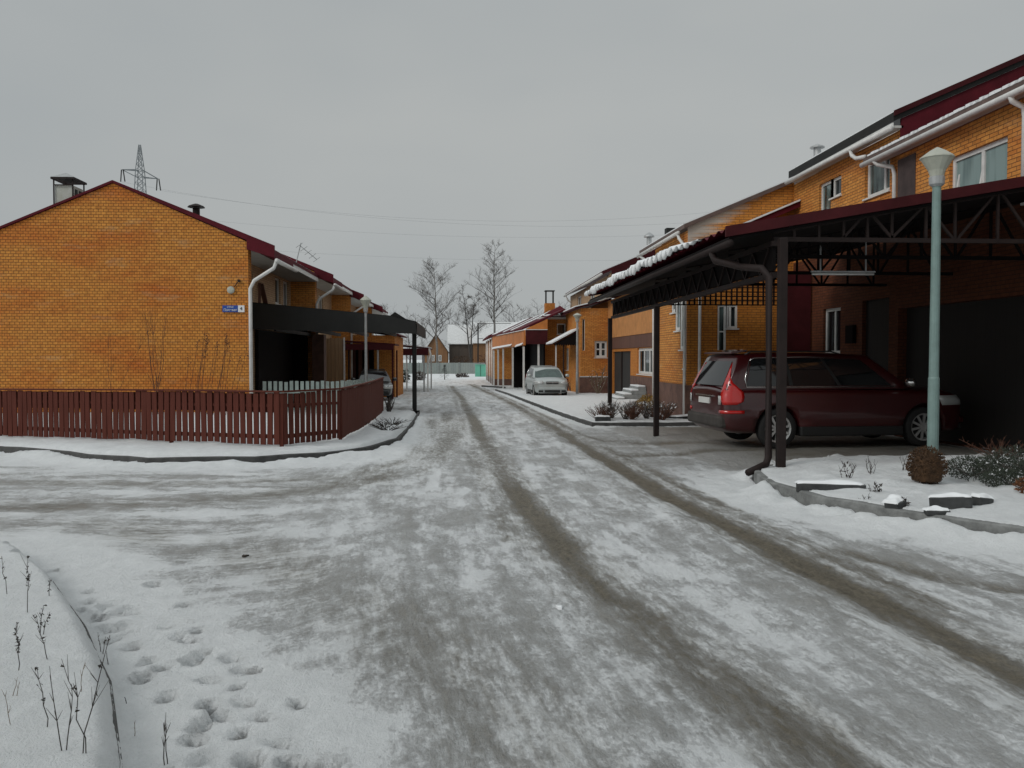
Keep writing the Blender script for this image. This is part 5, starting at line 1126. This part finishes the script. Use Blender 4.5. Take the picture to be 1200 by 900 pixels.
spread_bush([(6.15, 8.75, .2, .17), (6.4, 8.85, .22, .16)], 'small rusty orange shrub in the snow before the juniper', 'bush_rust', 'shrub', 900, (.012, .03), snow=False)
t = thing('shrub', (7.6, 11.6, gh(7.6, 11.6)), 'bare russet twigged shrub at the back of the flower bed', 'shrub'); mb = MB(); stems(mb, (7.55, 11.5, gh(7.55, 11.5)), 30, .6, .32, .006, side=5); mb.build('stems', 'twig_red', t)
spread_bush([(6.3, 28.0, .45, .55), (6.2, 28.6, .35, .4)], 'yellowed leafy shrub beside the snowy steps', 'bush_yellow', 'shrub', 500, (.03, .06), snow=False)
def twig_clump(pts, label, m, h, name='bare_shrub', n=22, sp=.4, r=.008, side=4, cat='shrub', snowy=0):
    x, y = pts[0]; t = thing(name, (x, y, gh(x, y)), label, cat); mb = MB()
    for px_, py_ in pts: stems(mb, (px_, py_, gh(px_, py_)), n, sp, h, r, side=side)
    mb.build('stems', m, t)
    if snowy:
        sn = MB()
        for px_, py_ in pts: leafblob(sn, (px_, py_, gh(px_, py_) + h * .55), (sp * .8, sp * .8, h * .35), snowy, .02, .05)
        tag(sn.build('snow_tufts', 'snow', t), kind='stuff')
    return t
twig_clump([(3.9, 23.0), (4.5, 23.1), (5.1, 23.2), (5.7, 23.4), (4.2, 23.6), (4.9, 23.9), (5.5, 24.2)], 'tangle of low dark bedding twigs behind the far carport posts', 'twig', .5, n=40, sp=.4, r=.008, snowy=40)
twig_clump([(3.75, 22.6), (4.6, 22.6), (5.4, 22.7)], 'low row of rusty dead perennials along the edge of the far bed', 'twig_red', .42, n=60, sp=.42, r=.007)
twig_clump([(7.7, 47.6)], 'pale snow laden branching shrub by the slit window wall', 'dry_pale', 1.5, n=9, sp=.8, r=.03, side=5, snowy=40)
twig_clump([(6.9, 53), (7.3, 53.2)], 'dark snowy shrub before the low maroon board fence', 'twig', .7, n=20, sp=.4, r=.015, snowy=30)
twig_clump([(-1.62, 20.4), (-1.75, 19.6), (-1.6, 18.8)], 'dark withered flower clump on the verge beside the red fence', 'dry', .2, n=20, sp=.5, r=.007, side=3)
twig_clump([(-2.25, 26.9)], 'brown shrub stub at the far end of the red fence', 'twig', .5, n=26, sp=.22, r=.012)
# bare saplings in the garden behind the red fence
def sapling(x, y, h, label, m, n, sp, heads=None, r=.012):
    t = thing('sapling', (x, y, gh(x, y)), label, 'shrub'); mb = MB(); z = gh(x, y)
    for q in range(n):
        a = rnd.uniform(0, 6.28); p = Vector((x + rnd.uniform(-.15, .15), y, z)); pts = [p]; dx = math.cos(a) * sp * rnd.uniform(.3, 1)
        for k_ in range(1, 5): pts.append(Vector((x + dx * (k_ / 4) ** 1.3 + rnd.uniform(-.04, .04), y + rnd.uniform(-.1, .1), z + h * rnd.uniform(.93, 1.0) * k_ / 4)))
        mb.tube(pts, [r, r * .85, r * .7, r * .5, r * .25], 4)
        for _ in range(5):
            i = rnd.randint(1, 3); l = rnd.uniform(.25, .7); mb.tube([pts[i], pts[i] + Vector((rnd.uniform(-.5, .5) * l, 0, l))], [r * .5, r * .2], 3)
    mb.build('stems', m, t); return t
sapling(-7.75, 22.3, 2.75, 'thin bare sapling with several upright stems before the blank gable', 'twig_red', 6, .55, r=.008)
sapling(-8.9, 22.4, 2.3, 'sparse leaning twigs to the left of the gable sapling', 'twig_red', 3, 1.2, r=.005)
t = thing('dry_weed', (-6.3, 22, gh(-6.3, 22)), 'clump of tall dead weeds with russet seed heads near the gable corner', 'weed'); mb = MB(); hd = MB()
for q in range(16):
    x = -7.0 + q * .075 + rnd.uniform(-.05, .05); h = 1.35 + .45 * math.sin(q * .21) + rnd.uniform(-.25, .25); tp = Vector((x + .25 + rnd.uniform(-.1, .2), 22, gh(x, 22) + h + .2)); mb.tube([(x, 22, gh(x, 22)), tp], [.006, .004], 4)
    leafblob(hd, tp - Vector((0, 0, .1)), (.04, .04, .16), 18, .015, .035, .1)
mb.build('stems', 'twig_red', t); tag(hd.build('seed_heads', 'twig_red', t), kind='stuff')
# dry weeds poking through the near snow
WEED = [(-2.76,5.33,.25,'short seeded weed at the left brink of the near snow bed'),(-2.45,4.94,.34,'dark plumed weed standing highest up the near snow bed'),(-2.03,4.0,.24,'dense seed spike leaning at the left side of the near bed'),(-2.2,4.56,.17,'forked weed tip between the plumed weed and the bank'),(-1.98,4.18,.24,'weed with a drooping dark leaf below the forked tip'),(-2.50,5.30,.12,'tiny dark sprig by the first footprints'),
        (-1.47,3.2,.34,'tall bare double stem at the bottom of the near bed'),(-1.385,3.17,.46,'tallest bent weed with clinging leaves in the near bed'),(-1.62,3.4,.26,'slanting stalk crossing behind the tall bent weed'),(-1.77,3.43,.16,'thin pale stalk at the very left of the near bed'),(-1.94,4.68,.13,'two thin twigs on the snow edge of the kerb'),(-1.83,4.5,.09,'curled dark twig fallen beside the kerb'),
        (-1.54,3.99,.05,'small hooked twig lying among the footprints'),(-1.16,3.37,.23,'slim forked twig rising from trodden snow nearest the road'),(-1.38,3.65,.09,'faint short grass blade beside the kerb'),(-1.65,3.76,.15,'pale leaning straw on the bank crest'),(-1.9,3.7,.1,'pair of pale straws low on the near bank')]
for i, (x, y, h, lb) in enumerate(WEED):
    z = gh(x, y) - .02; t = thing('dry_weed', (x, y, z), lb, 'weed'); rr = random.Random(i * 7 + 3); mb = MB(); hd = MB(); pale = i in (9, 14, 15, 16); rs = .0022 if not pale else .0016
    for q in range(2 if i in (6, 7, 10, 13, 3, 16) else 1):
        lean = rr.uniform(-.25, .25) * h + (.35 * h if i == 15 else 0); pts = [Vector((x + q * .012, y, z))]
        for k_ in range(1, 6): pts.append(Vector((x + q * .012 + lean * (k_ / 5) ** 1.4 * (1 if q == 0 else -.9) + rr.uniform(-.02, .02) * h, y + rr.uniform(-.04, .04) * h, z + h * k_ / 5 * (1 if q == 0 else .8))))
        mb.tube(pts, [rs, rs, rs * .9, rs * .8, rs * .6, rs * .4], 4)
        for _ in range(5 if h > .12 else 2):
            k_ = rr.randint(2, 4); l = h * rr.uniform(.08, .22); mb.tube([pts[k_], pts[k_] + Vector((rr.uniform(-.7, .7) * l, rr.uniform(-.4, .4) * l, l))], [rs * .7, rs * .3], 3)
        if i in (1, 2, 3, 4, 0, 5, 7, 8):
            for _ in range(46 if i in (1, 2) else 16):
                f = rr.uniform(.45, 1.0) if i in (1, 2) else rr.choice((.5, .72, .95)); k_ = min(4, int(f * 5)); p = pts[k_].lerp(pts[k_ + 1], f * 5 - k_); s = rr.uniform(.004, .009)
                a = Vector((rr.uniform(-1, 1), rr.uniform(-1, 1), rr.uniform(-.6, 1))) * s * 1.3; b = Vector((rr.uniform(-1, 1), rr.uniform(-1, 1), rr.uniform(-1, 1))) * s; c_ = p + Vector((rr.uniform(-1, 1), rr.uniform(-1, 1), rr.uniform(-1, 1))) * .008; hd.add([c_ - b, c_ + b, c_ + a, c_ + a * .5 - b], [(0, 1, 2), (0, 2, 3)])
    mb.build('stalk', 'dry_pale' if pale else 'dry', t)
    if hd.v: hd.build('seed_head', 'dry', t)
for x, y, h, lb in ((4.57, 9.85, .26, 'withered dark plant beside the long bed slab'), (4.12, 8.45, .10, 'small black sprig in the snow of the flower bed'), (4.25, 7.95, .13, 'stiff dark stub by the tilted slab'), (4.4, 8.75, .14, 'pair of thin sprigs in the middle of the flower bed'), (5.7, 10.6, .3, 'thin reddish stalk standing behind the clipped bush'), (5.1, 10.3, .3, 'spray of thin straws near the carport floor edge'), (4.15, 9.35, .12, 'little twig on the kerb snow near the carport post')):
    z = gh(x, y) - .02; t = thing('dry_weed', (x, y, z), lb, 'weed'); mb = MB(); stems(mb, (x, y, z), 7, h * .5, h, .004, side=3); mb.build('stalk', 'dry', t)
    if h > .12 and h < .28: hd = MB(); leafblob(hd, (x, y, z + h * .45), (h * .35, h * .35, h * .35), 30, .012, .03, .1); hd.build('withered_leaves', 'dry', t)
# slabs and stones in the right bed
def slab_stone(name, c, sx, sy, sz, rz, tilt, label, cat, m='stone', snow=True):
    t = thing(name, c, label, cat); t.rotation_euler = (0, tilt, rz); BASE[t.name] = (0, 0, 0)
    mb = MB(); k_ = random.Random(int(c[0] * 100)); pts = [(-sx / 2, -sy / 2), (0, -sy / 2 - .02), (sx / 2, -sy / 2 + .01), (sx / 2 + .015, 0), (sx / 2 - .02, sy / 2), (-sx * .1, sy / 2 + .02), (-sx / 2 + .01, sy / 2)]
    mb.slab([(x, y, sz / 2) for x, y in pts], sz); o = mb.build('slab', m, t, bevel=.012)
    if snow:
        mb = MB(); nu_, nv_ = 16, 7; p_ = k_.uniform(0, 6)
        for i in range(nu_ + 1):
            for j in range(nv_ + 1):
                u, v = i / nu_ * 2 - 1, j / nv_ * 2 - 1; e = max(0, 1 - abs(u) ** 4) * max(0, 1 - abs(v) ** 4); w_ = 1 + .10 * math.sin(u * 5 + p_) + .06 * math.sin(v * 7 + u * 9)
                mb.v.append((u * sx * .5 * (1 + .03 * math.sin(v * 3 + p_)), v * sy * .55 * w_ + .012, sz / 2 - .004 + (min(.04, .3 * sy) + .012 * math.sin(u * 4 + p_ * 2) * math.sin(v * 2 + 1)) * e ** .35))
        mb.f += [(i * (nv_ + 1) + j, (i + 1) * (nv_ + 1) + j, (i + 1) * (nv_ + 1) + j + 1, i * (nv_ + 1) + j + 1) for i in range(nu_) for j in range(nv_)]
        mb.build('snow_cap', 'snow', t, smooth=True)
    return t
slab_stone('stone_slab', (4.05, 9.12, gh(4.05, 9.12) + .01), .72, .12, .10, R(-16), 0, 'long dark stone slab edging laid across the flower bed', 'stone slab')
slab_stone('stone_slab', (4.62, 7.78, gh(4.62, 7.78) + .03), .36, .10, .15, R(-22), R(-4), 'thick dark slab standing on edge in the middle of the snowy bed', 'stone slab')
slab_stone('stone_slab', (4.40, 7.62, gh(4.4, 7.62) + .015), .22, .10, .05, R(-8), 0, 'thin small slab lying in front of the thick one', 'stone slab')
slab_stone('stone', (4.98, 7.85, gh(4.98, 7.85) + .02), .2, .12, .09, R(20), R(8), 'dark boulder half sunk in snow right of the thick slab', 'stone')
slab_stone('stone', (5.15, 7.25, gh(5.15, 7.25) + .015), .14, .1, .07, R(-10), R(4), 'small dark stone near the kerb at the bed end', 'stone')
slab_stone('stone', (4.2, 7.98, gh(4.2, 7.98) + .01), .2, .14, .10, R(35), R(-10), 'snow capped stone left of the thick slab', 'stone')
slab_stone('stone_edging', (3.75, 22.4, gh(3.75, 22.4) + .03), .4, .2, .16, 0, 0, 'dark stone edging block under the far carport post', 'stone edging')
slab_stone('stone_edging', (6.4, 23.6, gh(6.4, 23.6) + .08), 1.3, .3, .22, R(30), 0, 'dark mounded stone edging beside the red car tail', 'stone edging')
slab_stone('ice_lump', (.62, 5.35, gh(.62, 5.35) + .01), .035, .025, .02, R(30), 0, 'small white lump of ice lying between the wheel tracks', 'ice lump', 'snow', False)
slab_stone('clod', (-1.75, 6.98, gh(-1.75, 6.98) + .008), .045, .02, .014, R(20), 0, 'small dark clod on the grey ice left of the tracks', 'clod', 'dry', False)

# ------------------------------------------------------------------ far background
t = thing('yard_fence', (0, 123, -.73), 'long pale grey fence closing the street behind the trees', 'fence'); mb = MB(); mb.box(-40, 3.5, 123, 123.1, -.9, .85); mb.build('panel', 'far_fence', t)
pb = MB()
for i in range(15):
    pb = MB(); x = -38 + i * 2.9; pb.box(x, x + .12, 122.9, 123.0, -.9, .92); pb.build('post', 'concrete', t)
t = thing('utility_cabinet', (2.5, 104, -.73), 'mint green metal cabinet at the end of the street', 'cabinet'); mb = MB(); mb.box(1.75, 3.05, 104, 104.9, -.8, .70); mb.build('cabinet_body', 'mint', t); mb = MB(); mb.box(1.7, 3.1, 103.95, 104.95, .705, .76); mb.build('lid', 'mint', t)
mb = MB(); mb.box(2.38, 2.42, 103.97, 103.995, -.7, .65); mb.build('door_seam', 'charcoal', t)
def far_house(x0, x1, y0, y1, ze, zp, along, wallm, roofm, label, wins=(), snow=True):
    h = thing('country_house', ((x0 + x1) / 2, y0, -.9), label, 'house'); mb = MB()
    if along == 'y':
        xm = (x0 + x1) / 2; mb.prism([(x0, -.9), (x1, -.9), (x1, ze), (xm, zp), (x0, ze)], 'y', y0, y1); mb.build('wall', wallm, h)
        mb = MB(); o = .35; k_ = (zp - ze) / (xm - x0)
        mb.slab([(x0 - o, y0 - .3, ze - o * k_ + .12), (x0 - o, y1, ze - o * k_ + .12), (xm, y1, zp + .12), (xm, y0 - .3, zp + .12)], .1); mb.slab([(xm + .01, y0 - .3, zp + .12), (xm + .01, y1, zp + .12), (x1 + o, y1, ze - o * k_ + .12), (x1 + o, y0 - .3, ze - o * k_ + .12)], .1); mb.build('roof', roofm, h)
        for u0, u1, a, b in wins: window(h, 'y', y0 - .14, -1, u0, u1, a, b, mull=(.5,), fw=.1, pane='glass_dark', sill=False)
    else:
        ym = (y0 + y1) / 2; mb.prism([(y0, -.9), (y1, -.9), (y1, ze), (ym, zp), (y0, ze)], 'x', x0, x1); mb.build('wall', wallm, h)
        mb = MB(); o = .4; k_ = (zp - ze) / (ym - y0); mb.slab([(x0 - .3, y0 - o, ze - o * k_ + .14), (x1 + .3, y0 - o, ze - o * k_ + .14), (x1 + .3, ym, zp + .14), (x0 - .3, ym, zp + .14)], .1); mb.slab([(x0 - .3, ym + .01, zp + .14), (x1 + .3, ym + .01, zp + .14), (x1 + .3, y1 + o, ze - o * k_ + .14), (x0 - .3, y1 + o, ze - o * k_ + .14)], .1); r = mb.build('roof', roofm, h)
        for u0, u1, a, b in wins: window(h, 'y', y0 - .14, -1, u0, u1, a, b, mull=(.5,), fw=.1, pane='glass_dark', sill=False)
    return h
far_house(-5.9, -2.1, 138, 146, 2.5, 5.3, 'y', 'log', 'grey_wood', 'small log cabin with a steep gable behind the pale fence', [(-4.7, -4.2, 1.0, 2.0), (-3.6, -3.1, 1.0, 2.0)])
h_ = far_house(-1.9, 2.5, 140, 149, 4.0, 7.0, 'x', 'grey_wood', 'snow_old', 'wooden house with a snow covered roof between the cabin and the tall roof')
far_house(2.0, 10.5, 138, 148, 4.1, 7.4, 'x', 'log', 'snow_old', 'large house under the broadest snow covered roof at the street end')
t = thing('utility_pole', (2.75, 136, -.7), 'thin dark utility pole before the snow covered roofs', 'pole'); mb = MB(); mb.tube([(2.75, 136, -.9), (2.75, 136, 7.1)], .11, 8); mb.build('pole', 'charcoal', t); mb = MB(); mb.bar((2.7, 136, 7.0), (8, 136, 7.05), .08); mb.bar((2.7, 136, 4.6), (4.2, 136, 4.7), .08); mb.build('cross_bar', 'charcoal', t)
# bare trees
def branch(tb, wb, p, d, l, r, depth, rr, droop):
    k_ = 4; pts = [p]; dd = d.copy()
    for i in range(k_):
        dd = (dd + Vector((rr.uniform(-1, 1), rr.uniform(-1, 1), rr.uniform(-.5, .9) - droop)) * .13).normalized(); pts.append(pts[-1] + dd * l / k_)
    tgt = tb if depth > 1 else wb
    r = max(r, .008); tgt.tube(pts, [r, r * .85, r * .7, r * .55, r * .4], 4 if depth > 1 else 3, cap=False)
    if depth <= 0: return
    n = {3: 6, 2: 5, 1: 4}.get(depth, 5)
    for i in range(n):
        f = rr.uniform(.25, 1); k2 = min(k_ - 1, int(f * k_)); q = pts[k2].lerp(pts[k2 + 1], f * k_ - k2); a = rr.uniform(0, 6.28); sd = Vector((math.cos(a), math.sin(a), rr.uniform(0, .5))); nd = (dd * .75 + sd * .75).normalized()
        branch(tb, wb, q, nd, l * rr.uniform(.38, .62), r * .42, depth - 1, rr, droop + .05)
def bare_tree(x, y, h, label, seed, crown0=.35, spread=.22, forks=1, bark='birch', r=.16, nl=20, tw='twig', dep=2, group=None, rt=.022):
    rr = random.Random(seed); z = -.8 if y > 70 else gz(y) - .1; t = thing('birch_tree' if bark == 'birch' else 'bare_tree', (x, y, z), label, 'tree', group); tb = MB(); lb = MB(); wb = MB()
    tops = []
    for f in range(forks):
        pts = [Vector((x, y, z))]; lx = rr.uniform(-.05, .05) + (f - (forks - 1) / 2) * .14
        for i in range(1, 9): pts.append(Vector((x + lx * h * (i / 8) ** 1.5 + rr.uniform(-.012, .012) * h * .6, y + rr.uniform(-.01, .01) * h, z + h * (i / 8) * (1 - .07 * f))))
        rs = [r * (1 - .11 * i) for i in range(9)]; tb.tube(pts, rs, 6); tops.append((pts, rs))
    for pts, rs in tops:
        for i in range(nl):
            f = crown0 + (1 - crown0) * ((i + rr.random()) / nl); k_ = min(7, int(f * 8)); q = pts[k_].lerp(pts[k_ + 1], f * 8 - k_); a = rr.uniform(0, 6.28); ll = h * spread * (1.15 - .75 * abs(f - .55) / .45) * rr.uniform(.65, 1.15)
            branch(lb, wb, q, Vector((math.cos(a), math.sin(a), rr.uniform(.45, 1.1))).normalized(), ll, max(.03, rs[k_] * .42), dep, rr, 0)
    tb.build('trunk', bark, t); lb.build('limbs', 'bark', t); wb.build('crown', tw, t); return t
bare_tree(-3.45, 126, 15.6, 'bare birch on the left with a wide round crown, standing behind the log cabin fence', 3, .30, .24, 1, r=.20, nl=30, dep=3)
bare_tree(4.9, 128, 18.9, 'tallest bare birch with a slender leaning top above the snow covered roofs', 5, .38, .17, 1, r=.22, nl=30, dep=3)
bare_tree(1.5, 130, 12.4, 'shorter forked bare tree between the two birches', 8, .42, .22, 2, bark='bark', r=.16, nl=14, dep=3)
bare_tree(-10.5, 120, 9.5, 'small bare tree rising behind the grey lamp post', 12, .3, .28, 1, bark='bark', r=.12, nl=18)
for i, (x, y, h) in enumerate(((8.5, 150, 11), (10.5, 152, 12), (12.5, 150, 10.5), (14.6, 155, 12.5), (17, 152, 11.5), (-1.5, 160, 9), (-6.8, 152, 9.5), (-9.2, 156, 10.5), (.8, 165, 9), (19.5, 150, 12), (-13, 150, 9))):
    bare_tree(x, y, h, 'bare grey brown tree in the thicket line behind the far houses', 30 + i, .15, .24, 2 if i % 2 else 1, bark='bark', r=.11, nl=16, group='thicket trees behind the far houses', dep=2)
def far_bush(x, y, r, h, label, m, n=260, name='bush'):
    t = thing(name, (x, y, -.75), label, 'bush'); mb = MB(); leafblob(mb, (x, y, -.7 + h * .45), (r, r * .8, h * .55), n, .08, .2, .2); stems(mb, (x, y, -.75), 14, r, h, .02); mb.build('foliage', m, t); return t
t = thing('spruce', (-1.7, 90, -.73), 'small dark conical spruce at the end of the street', 'tree'); mb = MB()
for i in range(420):
    f = rnd.random() ** .8; a = rnd.uniform(0, 6.28); rr_ = (1 - f) * .62 * rnd.uniform(.5, 1.05); p = Vector((-1.7 + math.cos(a) * rr_, 90 + math.sin(a) * rr_, -.65 + f * 1.5)); d = Vector((math.cos(a), math.sin(a), .1)) * .2; b = Vector((-math.sin(a), math.cos(a), 0)) * .07; mb.add([p - b, p + b, p + d], [(0, 1, 2)])
mb.build('crown', 'conifer', t); mb = MB(); mb.tube([(-1.7, 90, -.8), (-1.7, 90, .75)], [.05, .01], 6); mb.build('trunk', 'bark', t)
far_bush(-4.2, 88, .6, .8, 'snow flecked bush left of the little spruce', 'twig'); far_bush(-.2, 100, .35, .35, 'tiny dark bush right of the little spruce', 'twig', 90); far_bush(.5, 101, .4, .4, 'low dark bush before the pale fence', 'twig', 90)
far_bush(-5.3, 80, .5, 1.2, 'dark bush at the end of the terrace', 'conifer'); far_bush(.2, 135, 2.2, 2.6, 'olive brown hedge bush against the wooden house wall', 'bush_brown', 500); far_bush(4.2, 134, 1.6, 3.2, 'reddish bush against the large house wall', 'twig_red', 400); far_bush(-4.3, 133, 2.0, 1.8, 'brown undergrowth in front of the log cabin', 'bush_brown', 400)
# lattice pylon and its lines
PX, PY = -54.5, 150.0
t = thing('pylon', (PX, PY, -1), 'grey lattice power pylon rising beyond the gable roof', 'pylon')
def leg_x(z): return 2.2 - 1.65 * (z + 1) / 34.5 if z < 33.5 else .55 - .43 * (z - 33.5) / 4.3
for sx in (-1, 1):
    for sy in (-1, 1):
        mb = MB(); mb.bar((PX + sx * 2.2, PY + sy * 2.2, -1), (PX + sx * .55, PY + sy * .55, 33.5), .11); mb.bar((PX + sx * .55, PY + sy * .55, 33.5), (PX + sx * .12, PY + sy * .12, 37.8), .10); mb.build('leg', 'steel_far', t)
mb = MB(); z = 0
while z < 36.5:
    a = leg_x(z); dz = max(1.0, a * 1.7); b = leg_x(z + dz)
    for sy in (-1, 1): mb.bar((PX - a, PY + sy * a, z), (PX + b, PY + sy * b, z + dz), .07); mb.bar((PX + a, PY + sy * a, z), (PX - b, PY + sy * b, z + dz), .07); mb.bar((PX - a, PY + sy * a, z), (PX + a, PY + sy * a, z), .06)
    z += dz
mb.build('bracing', 'steel_far', t)
tipL, tipR = Vector((PX - 2.6, PY - 1, 33.35)), Vector((PX + 2.6, PY + 1, 32.3))
mb = MB()
for tip, s_ in ((tipL, -1), (tipR, 1)):
    for yy in (-.5, .5): mb.bar((PX + s_ * .5, PY + yy, 33.5), tip, .13); mb.bar((PX + s_ * .5, PY + yy, 32.3), tip, .11)
mb.build('cross_arm', 'steel_far', t)
for tip in (tipL, tipR):
    for k_ in (-.25, .45):
        mb = MB(); mb.tube([tip + Vector((k_ * .4, 0, 0)), tip + Vector((k_, 0, -2.0))], .10, 6); mb.build('insulator', 'charcoal', t)
def wire(p, q, sag, label):
    p, q = Vector(p), Vector(q); mb = MB(); pts = []
    for i in range(41):
        f = i / 40; v = p.lerp(q, f); v.z -= sag * 4 * f * (1 - f); pts.append(v)
    mb.tube(pts, .012, 4); o = mb.build('power_line', 'cable', None, tuple(p)); tag(o, label, 'power line', 'power lines crossing the sky'); return o
wire((PX + 3.1, PY + 1, 30.3), (62, 160, 31), 4.3, 'uppermost thin power line crossing the sky'); wire((PX - 3.0, PY - 1, 31.35), (62, 157, 28.5), 4.6, 'second power line down, faint across the middle of the sky')
wire((-62, 165, 29), (72, 170, 28.5), 3.6, 'third power line down, crossing above the birches'); wire((-62, 167, 24), (74, 172, 23), 2.6, 'lowest power line, level with the top of the tallest birch')

# ------------------------------------------------------------------ light, sky, camera
w = bpy.data.worlds.new('World'); scene.world = w; w.use_nodes = True; nt = w.node_tree; bg = nt.nodes['Background']
SUN_EL, SUN_AZ = R(33), R(238)     # azimuth clockwise from +Y: behind the camera, a little to the left
sky = N(nt, 'ShaderNodeTexSky', sky_type='NISHITA'); sky.sun_disc = False; sky.sun_elevation = SUN_EL; sky.sun_rotation = SUN_AZ; sky.dust_density = 6; sky.air_density = 1.5
hs = N(nt, 'ShaderNodeHueSaturation'); hs.inputs['Saturation'].default_value = .10; L(nt, sky, 'Color', hs, 'Color')
tc = N(nt, 'ShaderNodeTexCoord'); mp = N(nt, 'ShaderNodeMapping'); mp.inputs['Scale'].default_value = (1, 1, 2.4); L(nt, tc, 'Generated', mp, 'Vector')
cn = N(nt, 'ShaderNodeTexNoise'); cn.inputs['Scale'].default_value = 1.3; cn.inputs['Detail'].default_value = 4; cn.inputs['Roughness'].default_value = .5; L(nt, mp, 'Vector', cn, 'Vector')
cr = N(nt, 'ShaderNodeValToRGB'); cr.color_ramp.elements[0].position = .3; cr.color_ramp.elements[1].position = .7
cr.color_ramp.elements[0].color = (3.22, 3.52, 3.66, 1); cr.color_ramp.elements[1].color = (4.0, 4.18, 4.16, 1); L(nt, cn, 'Fac', cr, 'Fac')
mx = N(nt, 'ShaderNodeMix', data_type='RGBA'); mx.inputs['Factor'].default_value = .90; L(nt, hs, 'Color', mx, 'A'); L(nt, cr, 'Color', mx, 'B'); sp_ = N(nt, 'ShaderNodeSeparateXYZ'); L(nt, tc, 'Generated', sp_, 0); zr_ = N(nt, 'ShaderNodeMapRange'); zr_.interpolation_type = 'SMOOTHSTEP'; zr_.inputs['From Min'].default_value = .35; zr_.inputs['From Max'].default_value = 1.0; zr_.inputs['To Min'].default_value = 1.0; zr_.inputs['To Max'].default_value = 2.0; L(nt, sp_, 'Z', zr_, 'Value'); ml_ = N(nt, 'ShaderNodeMix', data_type='RGBA', blend_type='MULTIPLY'); ml_.inputs['Factor'].default_value = 1; L(nt, mx, 'Result', ml_, 'A'); L(nt, zr_, 'Result', ml_, 'B'); L(nt, ml_, 'Result', bg, 'Color'); bg.inputs['Strength'].default_value = .1
sd = bpy.data.lights.new('Sun', 'SUN'); sd.energy = .85; sd.angle = R(22); sd.color = (1, .97, .93); so = bpy.data.objects.new('Sun', sd); col.objects.link(so)
d = Vector((math.sin(SUN_AZ) * math.cos(SUN_EL), math.cos(SUN_AZ) * math.cos(SUN_EL), math.sin(SUN_EL))); so.rotation_euler = d.to_track_quat('Z', 'Y').to_euler(); so.location = (-10, -20, 30)
cam = bpy.data.cameras.new('Camera'); cam.sensor_width = 36; cam.lens = 30; cam.clip_end = 3000; cam.clip_start = .05
co = bpy.data.objects.new('Camera', cam); col.objects.link(co); co.location = (0, 0, 1.6); co.rotation_euler = (R(90) - math.atan(31 / 1000), 0, -math.atan(60 / 1000)); scene.camera = co
vs_ = scene.view_settings; vs_.view_transform = 'Standard'; vs_.look = 'None'; vs_.exposure = .14; vs_.gamma = 1; vs_.use_curve_mapping = False
scene.cycles.use_denoising = True; scene.cycles.max_bounces = 6; scene.cycles.diffuse_bounces = 3
